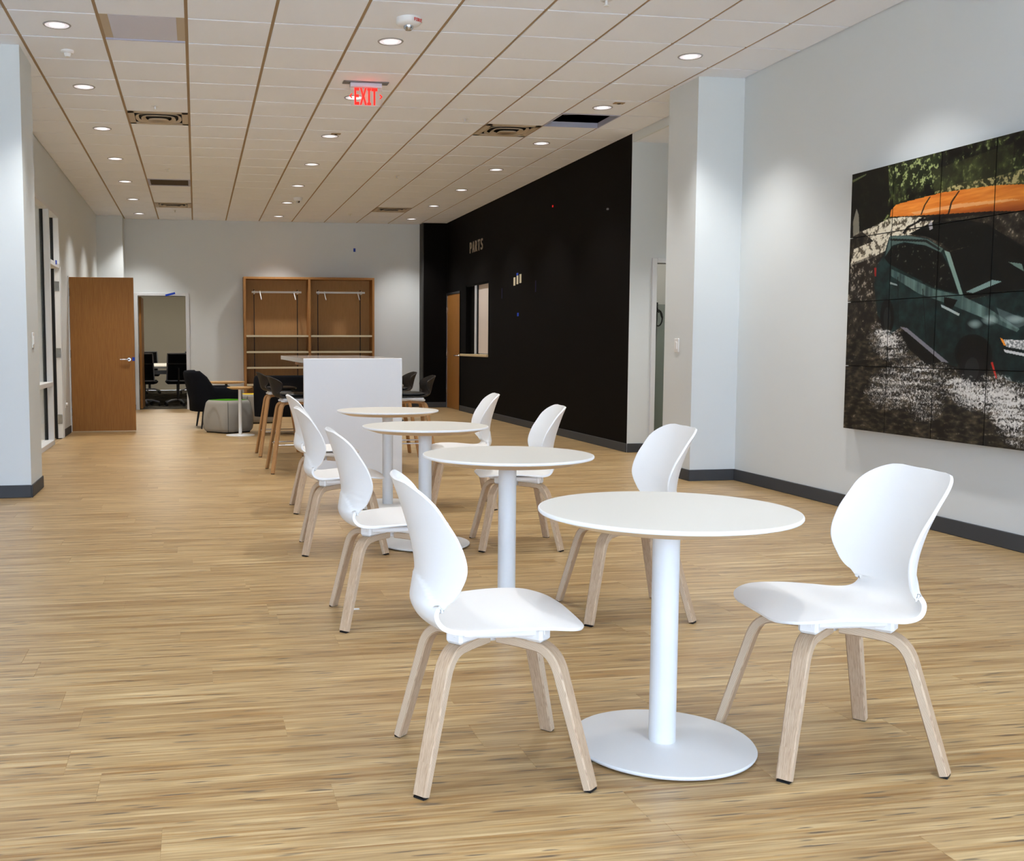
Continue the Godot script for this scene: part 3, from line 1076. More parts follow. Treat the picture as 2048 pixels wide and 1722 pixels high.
# the one-piece shell: centre line (x, y), half width, how far the rim stands in from the centre line
func shell_mesh(prof: Array, rows: int, cols: int, thick: float, cup: float, cup_to: float) -> ArrayMesh:
	var line := []
	for i in rows + 1:
		line.append(curve(prof, float(i) / rows * (prof.size() - 1)))
	var dist := PackedFloat32Array([0.0])
	for i in range(1, rows + 1):
		dist.append(dist[i - 1] + Vector2(line[i][0] - line[i - 1][0], line[i][1] - line[i - 1][1]).length())
	var total := dist[rows]
	# spread the rows evenly, closer at both ends
	var inner := []
	var outer := []
	var n := rows + 1
	for i in n:
		var a: Array = line[i]
		var p: Array = line[maxi(i - 1, 0)]
		var q: Array = line[mini(i + 1, rows)]
		var d := Vector2(q[0] - p[0], q[1] - p[1]).normalized()
		var nn := Vector3(d.y, -d.x, 0)       # towards the sitter
		var w: float = a[2]
		for e in [[dist[i], 0.105], [total - dist[i], 0.095]]:
			if e[0] < e[1]:
				w -= e[1] - sqrt(maxf(e[1] * e[1] - pow(e[1] - e[0], 2), 0.0))
		var ri := PackedVector3Array()
		var ro := PackedVector3Array()
		for j in cols + 1:
			var u := sin((2.0 * j / cols - 1.0) * PI / 2.0)
			var k: float = a[3] * pow(absf(u) * w / a[2], 2.3)
			var c := Vector3(a[0], a[1], 0) + nn * k + Vector3(0, 0, w * u)
			ri.append(c)
			# the raised cup on the outside, lower in the middle of the edge
			var s := dist[i] / total
			var top := cup_to - 0.10 * pow(absf(u), 2.0)
			var tk := thick + cup * (1.0 - smoothstep(top - 0.006, top + 0.006, s)) * smoothstep(0.30, 0.42, s)
			ro.append(c)
			ro[j] = c - nn * tk
		inner.append(ri)
		outer.append(ro)
	# bend the outer offset by the real surface normal near the wings
	for i in n:
		for j in cols + 1:
			var a: Vector3 = inner[mini(i + 1, n - 1)][j] - inner[maxi(i - 1, 0)][j]
			var b: Vector3 = inner[i][mini(j + 1, cols)] - inner[i][maxi(j - 1, 0)]
			var m := b.cross(a).normalized()
			var tk: float = (outer[i][j] - inner[i][j]).length()
			if m.length() > 0.5:
				if m.dot(outer[i][j] - inner[i][j]) < 0.0:
					m = -m
				outer[i][j] = inner[i][j] + m * tk
	var mb := MB.new()
	mb.grid(inner, false, false, false)
	mb.grid(outer, false, false, true)
	# rim
	var ring := []
	for j in cols + 1:
		ring.append([0, j])
	for i in range(1, n):
		ring.append([i, cols])
	for j in range(cols - 1, -1, -1):
		ring.append([n - 1, j])
	for i in range(n - 2, 0, -1):
		ring.append([i, 0])
	var strip := [PackedVector3Array(), PackedVector3Array(), PackedVector3Array()]
	for r in ring:
		var a: Vector3 = inner[r[0]][r[1]]
		var b: Vector3 = outer[r[0]][r[1]]
		var back: Vector3 = inner[clampi(r[0], 2, n - 3)][clampi(r[1], 2, cols - 2)]
		var away := ((a + b) / 2.0 - back)
		away = (away - (b - a).normalized() * away.dot((b - a).normalized())).normalized()
		strip[0].append(a)
		strip[1].append((a + b) / 2.0 + away * 0.0028)
		strip[2].append(b)
	mb.grid(strip, true, false, false)
	return mb.mesh()


func leg_path(r0: float, r1: float, top: float, foot: float, bend: float) -> Array:
	var path := []
	path.append(Vector3(r0, top, 0))
	path.append(Vector3(r1 * 0.6 + r0 * 0.4, top, 0))
	var a := Vector3(r1, top - 0.002, 0)
	var dirn := Vector3(foot - (r1 + bend), 0.004 - top, 0).normalized()
	var c := Vector3(r1 + bend, top - 0.002, 0)
	var b := c + dirn * bend * 1.25
	for k in 11:
		var s := k / 10.0
		path.append(a.lerp(c, s).lerp(c.lerp(b, s), s))
	path.append(b.lerp(Vector3(foot, 0.006, 0), 0.5))
	path.append(Vector3(foot, 0.006, 0))
	return path


func add_legs(t: Node3D, path: Array, w0: float, w1: float, th0: float, th1: float, m: String, az: Array) -> void:
	var n := path.size()
	var w := []
	var th := []
	for i in n:
		var f := clampf((path[0].y - path[i].y) / (path[0].y), 0.0, 1.0)
		w.append(lerpf(w0, w1, f))
		th.append(lerpf(th0, th1, f))
	var mb := MB.new()
	mb.bar(path, Vector3(0, 0, 1), w, th)
	var legm := mb.mesh()
	var e: Vector3 = path[n - 1]
	var glide := bx(Vector3(e.x - th1 * 0.42, 0.0, -w1 * 0.42), Vector3(e.x + th1 * 0.42, 0.006, w1 * 0.42), 0.001)
	for a in az:
		var l := put("leg", legm, M[m], t)
		l.rotation.y = deg_to_rad(a)
		put("foot_glide", glide, M["dark_rubber"], l)


const CHAIR := [[0.238, 0.433, 0.212, -0.006], [0.205, 0.445, 0.222, -0.004], [0.14, 0.453, 0.228, 0.0], [0.05, 0.451, 0.227, 0.004], [-0.05, 0.441, 0.217, 0.008],
	[-0.12, 0.433, 0.201, 0.012], [-0.168, 0.434, 0.183, 0.020], [-0.201, 0.452, 0.168, 0.034], [-0.217, 0.482, 0.160, 0.050], [-0.215, 0.515, 0.163, 0.066], [-0.209, 0.555, 0.191, 0.088],
	[-0.211, 0.60, 0.214, 0.104], [-0.222, 0.66, 0.221, 0.096], [-0.238, 0.72, 0.220, 0.077], [-0.257, 0.78, 0.214, 0.058], [-0.278, 0.838, 0.202, 0.038]]


func white_chair(label: String, at: Vector3, turn: float) -> Node3D:
	var t := thing("cafe_chair", label, "chair", at, turn, "white chairs at the round tables")
	put("shell", shell_mesh(CHAIR, 96, 32, 0.0085, 0.0045, 0.665), M["white_plastic"], t)
	var mb := MB.new()
	for a in [44.0, 136.0, -44.0, -136.0]:
		mb.t = Transform3D(Basis(Vector3.UP, deg_to_rad(a)), Vector3.ZERO)
		mb.box(Vector3(0.02, 0.388, -0.026), Vector3(0.178, 0.404, 0.026), 0.004)
		mb.box(Vector3(0.125, 0.386, -0.028), Vector3(0.182, 0.428, 0.028), 0.008)
	mb.t = Transform3D()
	mb.box(Vector3(-0.13, 0.402, -0.135), Vector3(0.13, 0.426, 0.135), 0.006)
	mb.lathe(PackedVector2Array([Vector2(0, 0.362), Vector2(0.02, 0.362), Vector2(0.024, 0.366), Vector2(0.024, 0.40)]), 24)
	put("mount", mb.mesh(), M["white_plastic"], t)
	add_legs(t, leg_path(0.034, 0.15, 0.375, 0.322, 0.058), 0.048, 0.043, 0.028, 0.025, "ash", [44.0, 136.0, -44.0, -136.0])
	return t


func round_table(label: String, at: Vector3) -> Node3D:
	var t := thing("round_table", label, "table", at, 0.0, "white round pedestal tables")
	var top := put("tabletop", MB.new().lathe(PackedVector2Array([Vector2(0.373, 0.720), Vector2(0.0, 0.720)]), 96).mesh(), M["table_laminate"], t)
	put("edge_band", MB.new().lathe(PackedVector2Array([Vector2(0.368, 0.7065), Vector2(0.3745, 0.708), Vector2(0.3772, 0.7115), Vector2(0.3772, 0.7165), Vector2(0.3755, 0.7193), Vector2(0.373, 0.720)]), 96).mesh(), M["table_edge"], top)
	put("underside", MB.new().lathe(PackedVector2Array([Vector2(0.0, 0.684), Vector2(0.30, 0.684), Vector2(0.368, 0.7065)]), 96).mesh(), M["table_under_bounce"], top)
	put("pole", MB.new().lathe(PackedVector2Array([Vector2(0.0, 0.012), Vector2(0.0395, 0.012), Vector2(0.0395, 0.678), Vector2(0.034, 0.685)]), 48).mesh(), M["white_metal"], t)
	put("base_plate", MB.new().lathe(PackedVector2Array([Vector2(0.0, 0.005), Vector2(0.262, 0.005), Vector2(0.269, 0.008), Vector2(0.271, 0.013), Vector2(0.268, 0.0175), Vector2(0.25, 0.019), Vector2(0.0, 0.020)]), 96).mesh(), M["white_metal"], t)
	var g := MB.new().lathe(PackedVector2Array([Vector2(0.0, 0.0), Vector2(0.016, 0.0), Vector2(0.016, 0.006)]), 16).mesh()
	for k in 4:
		var o := put("foot_glide", g, M["white_plastic"], t)
		o.position = Vector3(cos(k * PI / 2 + 0.9), 0, sin(k * PI / 2 + 0.9)) * 0.225
	return t


func yaw(fx: float, fz: float) -> float:
	return atan2(-fz, fx)


func build_cafe() -> void:
	var tb := round_table("nearest round white pedestal table, biggest in the photo", Vector3(1.362, 0, -2.855))
	dup(tb, "round_table", "second round white pedestal table, just behind the nearest one", Vector3(1.353, 0, -4.43), 0.3)
	dup(tb, "round_table", "third round white pedestal table from the front", Vector3(1.343, 0, -6.08), 0.7)
	dup(tb, "round_table", "farthest round white pedestal table, beside the bar end panel", Vector3(1.393, 0, -7.6), 1.1)
	var list := [
		["white shell chair on ash legs at the left of the nearest table", 0.819, -2.835, 0.475, 0.034],
		["white shell chair on ash legs at the right of the nearest table", 1.835, -2.755, -0.475, -0.048],
		["white shell chair on ash legs at the left of the second table", 0.832, -4.47, 0.457, 0.012],
		["white shell chair on ash legs at the right of the second table", 1.885, -4.375, -0.5, -0.03],
		["white shell chair on ash legs at the left of the third table", 0.84, -6.06, 0.456, 0.03],
		["white shell chair on ash legs at the right of the third table", 1.88, -5.985, -0.444, -0.062],
		["white shell chair on ash legs at the left of the farthest table", 0.92, -7.56, 0.42, 0.01],
		["white shell chair on ash legs at the right of the farthest table", 1.93, -7.52, -0.44, -0.06],
	]
	var proto: Node3D = null
	for q in list:
		var at := Vector3(q[1], 0, q[2])
		var a := yaw(q[3], q[4])
		if proto == null:
			proto = white_chair(q[0], at, a)
		else:
			dup(proto, "cafe_chair", q[0], at, a)


const STOOL := [[0.205, 0.692, 0.195, 0.0], [0.17, 0.706, 0.21, 0.0], [0.10, 0.716, 0.215, 0.002], [0.0, 0.713, 0.21, 0.006], [-0.09, 0.708, 0.198, 0.012],
	[-0.15, 0.712, 0.186, 0.024], [-0.185, 0.733, 0.178, 0.042], [-0.200, 0.77, 0.182, 0.07], [-0.212, 0.82, 0.190, 0.085], [-0.226, 0.865, 0.180, 0.06], [-0.242, 0.908, 0.160, 0.03]]


func stool(label: String, at: Vector3, turn: float) -> Node3D:
	var t := thing("bar_stool", label, "bar stool", at, turn, "black bar stools")
	put("shell", shell_mesh(STOOL, 40, 20, 0.010, 0.0, 0.5), M["black_shell"], t)
	var pad := []
	for i in 9:
		var row := PackedVector3Array()
		var f := i / 8.0 * PI
		for k in 28:
			var a := TAU * k / 28.0
			var ca := signf(cos(a)) * pow(absf(cos(a)), 0.55)
			var sa := signf(sin(a)) * pow(absf(sin(a)), 0.55)
			var r := 0.02 + 0.98 * pow(sin(f), 0.4) if i > 0 and i < 8 else 0.02
			row.append(Vector3(0.02 + 0.165 * ca * r, 0.733 - cos(f) * 0.019, 0.178 * sa * r))
		pad.append(row)
	put("seat_pad", MB.new().grid(pad, true, false, false).mesh(), M["black_leather"], t)
	var mb := MB.new()
	for a in [44.0, 136.0, -44.0, -136.0]:
		mb.t = Transform3D(Basis(Vector3.UP, deg_to_rad(a)), Vector3.ZERO)
		mb.box(Vector3(0.02, 0.664, -0.022), Vector3(0.17, 0.682, 0.022), 0.004)
	mb.t = Transform3D()
	mb.box(Vector3(-0.12, 0.676, -0.13), Vector3(0.12, 0.70, 0.13), 0.006)
	put("mount", mb.mesh(), M["white_plastic"], t)
	add_legs(t, leg_path(0.034, 0.135, 0.652, 0.325, 0.05), 0.046, 0.040, 0.024, 0.021, "stool_wood", [44.0, 136.0, -44.0, -136.0])
	mb = MB.new()
	var r := 0.264
	var c := []
	for a in [44.0, 136.0, 224.0, 316.0]:
		c.append(Vector3(cos(deg_to_rad(a)) * r, 0.265, -sin(deg_to_rad(a)) * r))
	for k in 4:
		mb.tube([c[k], c[(k + 1) % 4]], 0.0065, 8)
	put("footrest", mb.mesh(), M["chrome"], t)
	return t


func build_bar() -> void:
	var t := thing("bar_table", "tall pale stone bar table with a solid waterfall end panel", "bar table", Vector3(1.42, 0, -9.5))
	put("end_panel", bx(Vector3(-0.458, 0.0, -0.045), Vector3(0.458, 1.076, 0.0), 0.003), M["quartz"], t)
	put("pedestal", bx(Vector3(-0.16, 0.0, -2.3), Vector3(0.28, 1.032, -2.2), 0.003), M["quartz"], t)
	put("top", bx(Vector3(-0.458, 1.032, -2.62), Vector3(0.458, 1.078, -0.046), 0.003), M["quartz_top"], t)
	put("plinth", bx(Vector3(-0.44, 0.0, -0.042), Vector3(0.44, 0.012, -0.003)), M["dark_rubber"], t)
	put("support_rail", bx(Vector3(-0.30, 0.975, -2.575), Vector3(-0.24, 1.032, -0.046), 0.002), M["stool_wood"], t)
	put("support_rail", bx(Vector3(0.24, 0.975, -2.575), Vector3(0.30, 1.032, -0.046), 0.002), M["stool_wood"], t)
	var p := stool("black bar stool on wood legs at the bar's left side, nearer one", Vector3(0.905, 0, -9.90), yaw(1, -0.05))
	dup(p, "bar_stool", "black bar stool on wood legs at the bar's left side, farther one", Vector3(0.885, 0, -11.4), yaw(1, -0.03))
	dup(p, "bar_stool", "black bar stool on wood legs at the bar's right side, nearer one", Vector3(2.02, 0, -9.85), yaw(-1, -0.04))
	dup(p, "bar_stool", "black bar stool on wood legs at the bar's right side, farther one", Vector3(2.10, 0, -11.1), yaw(-1, 0.03))


func rounded(path: Array, half: float, ch: float) -> Array:
	return path


func armchair(label: String, at: Vector3, turn: float, wide: float, top: float) -> Node3D:
	var t := thing("lounge_armchair", label, "armchair", at, turn, "black lounge armchairs")
	# a shell that runs round from one arm over the back to the other; forward is +x
	var rows := []
	var n := 40
	for i in n + 1:
		var s := float(i) / n * 2.0 - 1.0
		var a := s * 1.0
		var x: float
		var z: float
		var hw := wide / 2.0 - 0.05
		# plan: superellipse at the back, straight arms
		if absf(a) > 0.45:
			var f := (absf(a) - 0.45) / 0.55
			x = lerpf(-0.12, 0.33, f)
			z = signf(a) * (hw - 0.01 * f)
		else:
			var th := a / 0.45 * PI / 2.0
			x = -0.12 - 0.21 * pow(absf(cos(th)), 0.75)
			z = signf(th) * hw * pow(absf(sin(th)), 0.6)
		var rise := smoothstep(0.52, 0.40, absf(a))
		var hh := lerpf(0.60, top, rise) - 0.05 * smoothstep(0.85, 1.0, absf(a))
		var lean := 0.09 * rise
		var row := PackedVector3Array()
		var outv := Vector3(x + 0.05, 0, z).normalized()
		if absf(a) > 0.45:
			outv = Vector3(0, 0, signf(a))
		for q in [[0.045, 0.25], [0.052, 0.40], [0.054, hh - 0.10], [0.046, hh - 0.03], [0.022, hh - 0.004], [-0.006, hh], [-0.032, hh - 0.014], [-0.046, hh - 0.06], [-0.05, 0.42], [-0.045, 0.25]]:
			var k: float = q[1]
			row.append(Vector3(x, k, z) + outv * q[0] + Vector3(-lean * maxf(0.0, (k - 0.40) / 0.42), 0, 0))
		rows.append(row)
	var mb := MB.new()
	mb.grid(rows, true, false, true)
	for e in [0, n]:
		var d := Vector3(1, 0, 0)
		for k in range(1, 9):
			mb.tri(rows[e][0], rows[e][k], rows[e][k + 1], d, d, d)
	put("shell", mb.mesh(), M["black_fabric"], t)
	put("seat_base", bx(Vector3(-0.24, 0.24, -wide / 2.0 + 0.08), Vector3(0.31, 0.36, wide / 2.0 - 0.08), 0.03), M["black_fabric"], t)
	put("seat_cushion", bx(Vector3(-0.25, 0.355, -wide / 2.0 + 0.10), Vector3(0.33, 0.47, wide / 2.0 - 0.10), 0.045), M["black_fabric"], t)
	for sx in [-1.0, 1.0]:
		for sz in [-1.0, 1.0]:
			var p := Vector3(sx * 0.26 + 0.02, 0, sz * (wide / 2.0 - 0.09))
			var lg := MB.new().bar([p + Vector3(sx * -0.03, 0.26, sz * -0.02), p + Vector3(sx * 0.01, 0.0, sz * 0.01)], Vector3(0, 0, 1), [0.034, 0.022], [0.034, 0.022])
			put("leg", lg.mesh(), M["black_metal"], t)
	return t


func pouf(label: String, at: Vector3, turn: float, top_mat: String, size: float) -> Node3D:
	var t := thing("pouf", label, "pouf", at, turn, "grey felt poufs")
	var rows := []
	var flat_top := []
	for i in 23:
		var f := i / 22.0
		var y := 0.015 + 0.43 * f
		var bulge := 0.90 + 0.10 * sin(PI * pow(f, 0.75)) - 0.06 * f
		if f > 0.9:
			bulge *= 1.0 - pow((f - 0.9) / 0.1, 2.0) * 0.10
		if f < 0.06:
			bulge *= 0.94 + f
		var row := PackedVector3Array()
		for k in 72:
			var a := TAU * k / 72.0
			var c := cos(a)
			var s := sin(a)
			var r := pow(pow(absf(c), 3.6) + pow(absf(s), 3.6), -1.0 / 3.6)
			# an arched hollow in each side
			var d := fposmod(a + PI / 4.0, PI / 2.0) - PI / 4.0
			var arch := 1.0 - smoothstep(0.82, 0.98, sqrt(pow(d / 0.52, 2.0) + pow(f / 0.82, 2.0)))
			r *= bulge * size * (1.0 - 0.07 * arch)
			row.append(Vector3(c * r, y, s * r))
		rows.append(row)
	put("body", MB.new().grid(rows, true, false, false).mesh(), M["grey_felt"], t)
	var top := MB.new()
	var last: PackedVector3Array = rows[22]
	var cen := Vector3(0, 0.452, 0)
	for k in 72:
		top.tri(cen, last[k], last[(k + 1) % 72], Vector3.UP, Vector3.UP, Vector3.UP)
	put("top_panel", top.mesh(), M[top_mat], t)
	for k in 4:
		var pts := []
		for i in 22:
			var q: Vector3 = rows[i][9 + 18 * k]
			pts.append(q * Vector3(1.002, 1, 1.002))
		put("seam", MB.new().tube(pts, 0.003, 6).mesh(), M["charcoal_grey"], t)
	put("foot_ring", bx(Vector3(-size * 0.7, 0, -size * 0.7), Vector3(size * 0.7, 0.02, size * 0.7)), M["dark_rubber"], t)
	return t


func side_table(label: String, at: Vector3, r: float, h: float, pole: String) -> Node3D:
	var t := thing("side_table", label, "side table", at, 0.0)
	put("tabletop", MB.new().lathe(PackedVector2Array([Vector2(0, h - 0.03), Vector2(r - 0.06, h - 0.03), Vector2(r, h - 0.012), Vector2(r, h - 0.002), Vector2(r - 0.004, h), Vector2(0, h)]), 64).mesh(), M["oak_top"], t)
	put("pole", MB.new().lathe(PackedVector2Array([Vector2(0, 0.01), Vector2(0.022, 0.01), Vector2(0.022, h - 0.03)]), 24).mesh(), M[pole], t)
	put("base_plate", MB.new().lathe(PackedVector2Array([Vector2(0, 0), Vector2(0.19, 0), Vector2(0.19, 0.008), Vector2(0, 0.012)]), 40).mesh(), M[pole], t)
	return t


func build_lounge() -> void:
	armchair("black lounge armchair by the meeting room doorway, facing right", Vector3(0.27, 0, -15.42), yaw(1, -0.12), 0.74, 0.83)
	armchair("black lounge armchair seen from behind, next to the left bar stools", Vector3(1.13, 0, -14.12), yaw(0.10, -1), 0.74, 0.80)
	pouf("grey felt pouf with a green top beside the left armchair", Vector3(0.42, 0, -14.52), 0.75, "green_felt", 0.30)
	pouf("grey felt pouf with a yellow top, half hidden behind the green one", Vector3(0.89, 0, -16.2), 0.3, "yellow_felt", 0.29)
	side_table("small oak topped side table on a white pole by the pouf", Vector3(0.56, 0, -13.93), 0.17, 0.645, "white_metal")
	side_table("larger oak topped table behind the left armchair on a dark pole", Vector3(0.47, 0, -17.15), 0.30, 0.605, "black_metal")
	# a pale tub seat partly hidden behind the bar
	var t := thing("tub_chair", "pale grey tub chair half hidden behind the bar's right end", "tub chair", Vector3(3.02, 0, -16.2), yaw(-0.5, 0.8))
	var rows := []
	for i in 31:
		var a := (i / 30.0 - 0.5) * TAU * 0.70 + PI
		var row := PackedVector3Array()
		for q in [[0.27, 0.16], [0.315, 0.45], [0.325, 0.68], [0.30, 0.715], [0.275, 0.69], [0.26, 0.42]]:
			row.append(Vector3(cos(a) * q[0], q[1], sin(a) * q[0]))
		rows.append(row)
	put("shell", MB.new().grid(rows, true, false, false).mesh(), M["grey_felt"], t)
	put("seat", MB.new().lathe(PackedVector2Array([Vector2(0, 0.16), Vector2(0.24, 0.16), Vector2(0.262, 0.22), Vector2(0.262, 0.40), Vector2(0.235, 0.43), Vector2(0, 0.44)]), 40).mesh(), M["grey_felt"], t)
	put("base", MB.new().lathe(PackedVector2Array([Vector2(0, 0), Vector2(0.2, 0), Vector2(0.2, 0.015), Vector2(0.03, 0.03), Vector2(0.03, 0.17)]), 32).mesh(), M["black_metal"], t)


func build_shelf_unit() -> void:
	var t := thing("display_shelving", "two bay wooden display shelving against the back wall", "shelving", Vector3(0.868, 0, -19.74))
	var Wd := 2.432
	var D := 0.36
	var wood: Material = M["cabinet_wood"]
	for x in [0.0, 1.19, Wd - 0.04]:
		put("upright", bx(Vector3(x, 0, 0), Vector3(x + (0.045 if x == 1.19 else 0.04), 2.405, D), 0.002), wood, t)
	put("top_board", bx(Vector3(0, 2.405, 0), Vector3(Wd, 2.445, D), 0.002), wood, t)
	for b in [[0.04, 1.19], [1.235, Wd - 0.04]]:
		put("back_panel", bx(Vector3(b[0], 0.08, 0.0), Vector3(b[1], 2.405, 0.02)), M["panel_wood"], t)
		put("base_board", bx(Vector3(b[0], 0.0, 0.02), Vector3(b[1], 0.1, D - 0.03)), wood, t)
		for y in [0.46, 0.775, 1.065, 1.36]:
			var sh := put("shelf", bx(Vector3(b[0] + 0.002, y - 0.012, 0.02), Vector3(b[1] - 0.002, y + 0.008, D - 0.03)), wood, t)
			put("shelf_edge", bx(Vector3(b[0] + 0.002, y - 0.018, D - 0.03), Vector3(b[1] - 0.002, y + 0.017, D - 0.008), 0.002), M["cream"], sh)
		var c: float = (b[0] + b[1]) / 2.0
		var rail := put("hanging_rail", bx(Vector3(c - 0.46, 2.155, 0.20), Vector3(c + 0.46, 2.19, 0.225), 0.002), M["white_metal"], t)
		for s in [-0.31, 0.32]:
			put("hook", MB.new().tube([Vector3(c + s, 2.19, 0.235), Vector3(c + s + 0.002, 2.15, 0.255), Vector3(c + s + 0.012, 2.08, 0.30), Vector3(c + s + 0.02, 2.03, 0.345)], 0.009, 8).mesh(), M["white_metal"], rail)
		for s in [-0.41, 0.40]:
			put("slot_channel", bx(Vector3(c + s - 0.007, 0.1, 0.02), Vector3(c + s + 0.007, 2.23, 0.026)), M["gasket"], t)
			put("rail_arm", bx(Vector3(c + s - 0.008, 2.14, 0.02), Vector3(c + s + 0.008, 2.20, 0.205), 0.002), M["white_metal"], rail)


func office_chair(label: String, at: Vector3, turn: float) -> Node3D:
	var t := thing("office_chair", label, "office chair", at, turn, "black mesh chairs in the meeting room")
	# back: forward is +x; frame of grey round a black mesh
	var rows := []
	for i in 9:
		var f := i / 8.0
		var row := PackedVector3Array()
		for j in 9:
			var u := j / 4.0 - 1.0
			row.append(Vector3(-0.23 - 0.05 * f + 0.05 * u * u, 0.50 + 0.53 * f, u * (0.225 - 0.02 * f)))
		rows.append(row)
	var mesh := MB.new().grid(rows, false, false, false)
	put("mesh_back", mesh.mesh(), M["mesh_back"], t)
	var lp := []
	for j in 9:
		lp.append(rows[0][j])
	for i in range(1, 9):
		lp.append(rows[i][8])
	for j in range(7, -1, -1):
		lp.append(rows[8][j])
	for i in range(7, -1, -1):
		lp.append(rows[i][0])
	put("back_frame", MB.new().tube(lp, 0.013, 8).mesh(), M["grey_metal"], t)
	var mid := []
	for j in 9:
		mid.append(rows[5][j] + Vector3(-0.012, 0, 0))
	put("lumbar_bar", MB.new().tube(mid, 0.011, 6).mesh(), M["black_metal"], t)
	put("seat", bx(Vector3(-0.22, 0.43, -0.24), Vector3(0.25, 0.51, 0.24), 0.035), M["black_fabric"], t)
	put("column", MB.new().lathe(PackedVector2Array([Vector2(0, 0.1), Vector2(0.03, 0.1), Vector2(0.03, 0.43)]), 16).mesh(), M["black_metal"], t)
	put("spine", MB.new().tube([Vector3(0, 0.42, 0), Vector3(-0.2, 0.42, 0), Vector3(-0.27, 0.55, 0), Vector3(-0.275, 0.75, 0)], 0.018, 8).mesh(), M["black_metal"], t)
	for k in 5:
		var a := TAU * k / 5.0 + 0.3
		var d := Vector3(cos(a), 0, sin(a))
		var arm := put("base_arm", MB.new().tube([Vector3(0, 0.12, 0), d * 0.16 + Vector3(0, 0.11, 0), d * 0.29 + Vector3(0, 0.075, 0)], 0.017, 8).mesh(), M["grey_metal"], t)
		var o := MB.new()
		o.t = Transform3D(Basis(d.cross(Vector3.UP), d.cross(Vector3.UP).cross(d) * 0.0 + d, Vector3.UP), d * 0.29 + Vector3(0, 0.03, 0))
		o.lathe(PackedVector2Array([Vector2(0, -0.018), Vector2(0.026, -0.018), Vector2(0.03, -0.01), Vector2(0.03, 0.01), Vector2(0.026, 0.018), Vector2(0, 0.018)]), 16)
		put("caster", o.mesh(), M["dark_rubber"], arm)
	return t


func build_meeting_room() -> void:
	var p := office_chair("black mesh office chair seen through the doorway, near left", Vector3(-1.02, 0, -21.0), yaw(0.12, -1))
	dup(p, "office_chair", "black mesh office chair seen through the doorway, near right", Vector3(-0.37, 0, -21.0), yaw(-0.08, -1))
	dup(p, "office_chair", "black mesh office chair beyond the meeting table, left one", Vector3(-1.15, 0, -26.3), yaw(0.1, 1))
	dup(p, "office_chair", "black mesh office chair beyond the meeting table, right one", Vector3(-0.1, 0, -26.3), yaw(-0.1, 1))
	var t := thing("meeting_table", "white topped meeting table between the black mesh chairs", "meeting table", Vector3(-0.7, 0, -23.7))
	put("tabletop", bx(Vector3(-1.4, 0.72, -2.0), Vector3(1.5, 0.76, 2.0), 0.004), M["white_table"], t)
	put("modesty_panel", bx(Vector3(-1.3, 0.60, 1.90), Vector3(1.4, 0.68, 1.92), 0.002), M["grey_metal"], t)
	for sx in [-1.25, 1.35]:
		for sz in [-1.8, 1.8]:
			put("leg", bx(Vector3(sx - 0.03, 0.0, sz - 0.03), Vector3(sx + 0.03, 0.72, sz + 0.03), 0.003), M["grey_metal"], t)


# ---------------------------------------------------------------- picture wall, signs, small things
func fill(im: Image, poly: PackedVector2Array, f: Callable) -> void:
	var lo := poly[0]
	var hi := poly[0]
	for p in poly:
		lo = lo.min(p)
		hi = hi.max(p)
	for y in range(maxi(int(lo.y), 0), mini(int(hi.y) + 2, im.get_height())):
		for x in range(maxi(int(lo.x), 0), mini(int(hi.x) + 2, im.get_width())):
			if Geometry2D.is_point_in_polygon(Vector2(x + 0.5, y + 0.5), poly):
				im.set_pixel(x, y, f.call(x, y, im.get_pixel(x, y)))


func pv(a: Array) -> PackedVector2Array:
	var p := PackedVector2Array()
	for i in range(0, a.size(), 2):
		p.append(Vector2(a[i], a[i + 1]))
	return p


func oval(cx: float, cy: float, rx: float, ry: float, tilt := 0.0) -> PackedVector2Array:
	var p := PackedVector2Array()
	for k in 36:
		p.append(Vector2(cx, cy) + Vector2(cos(TAU * k / 36) * rx, sin(TAU * k / 36) * ry).rotated(tilt))
	return p


func mixc(c: Color, w: float) -> Callable:
	return func(_x, _y, o: Color) -> Color: return o.lerp(c, w)


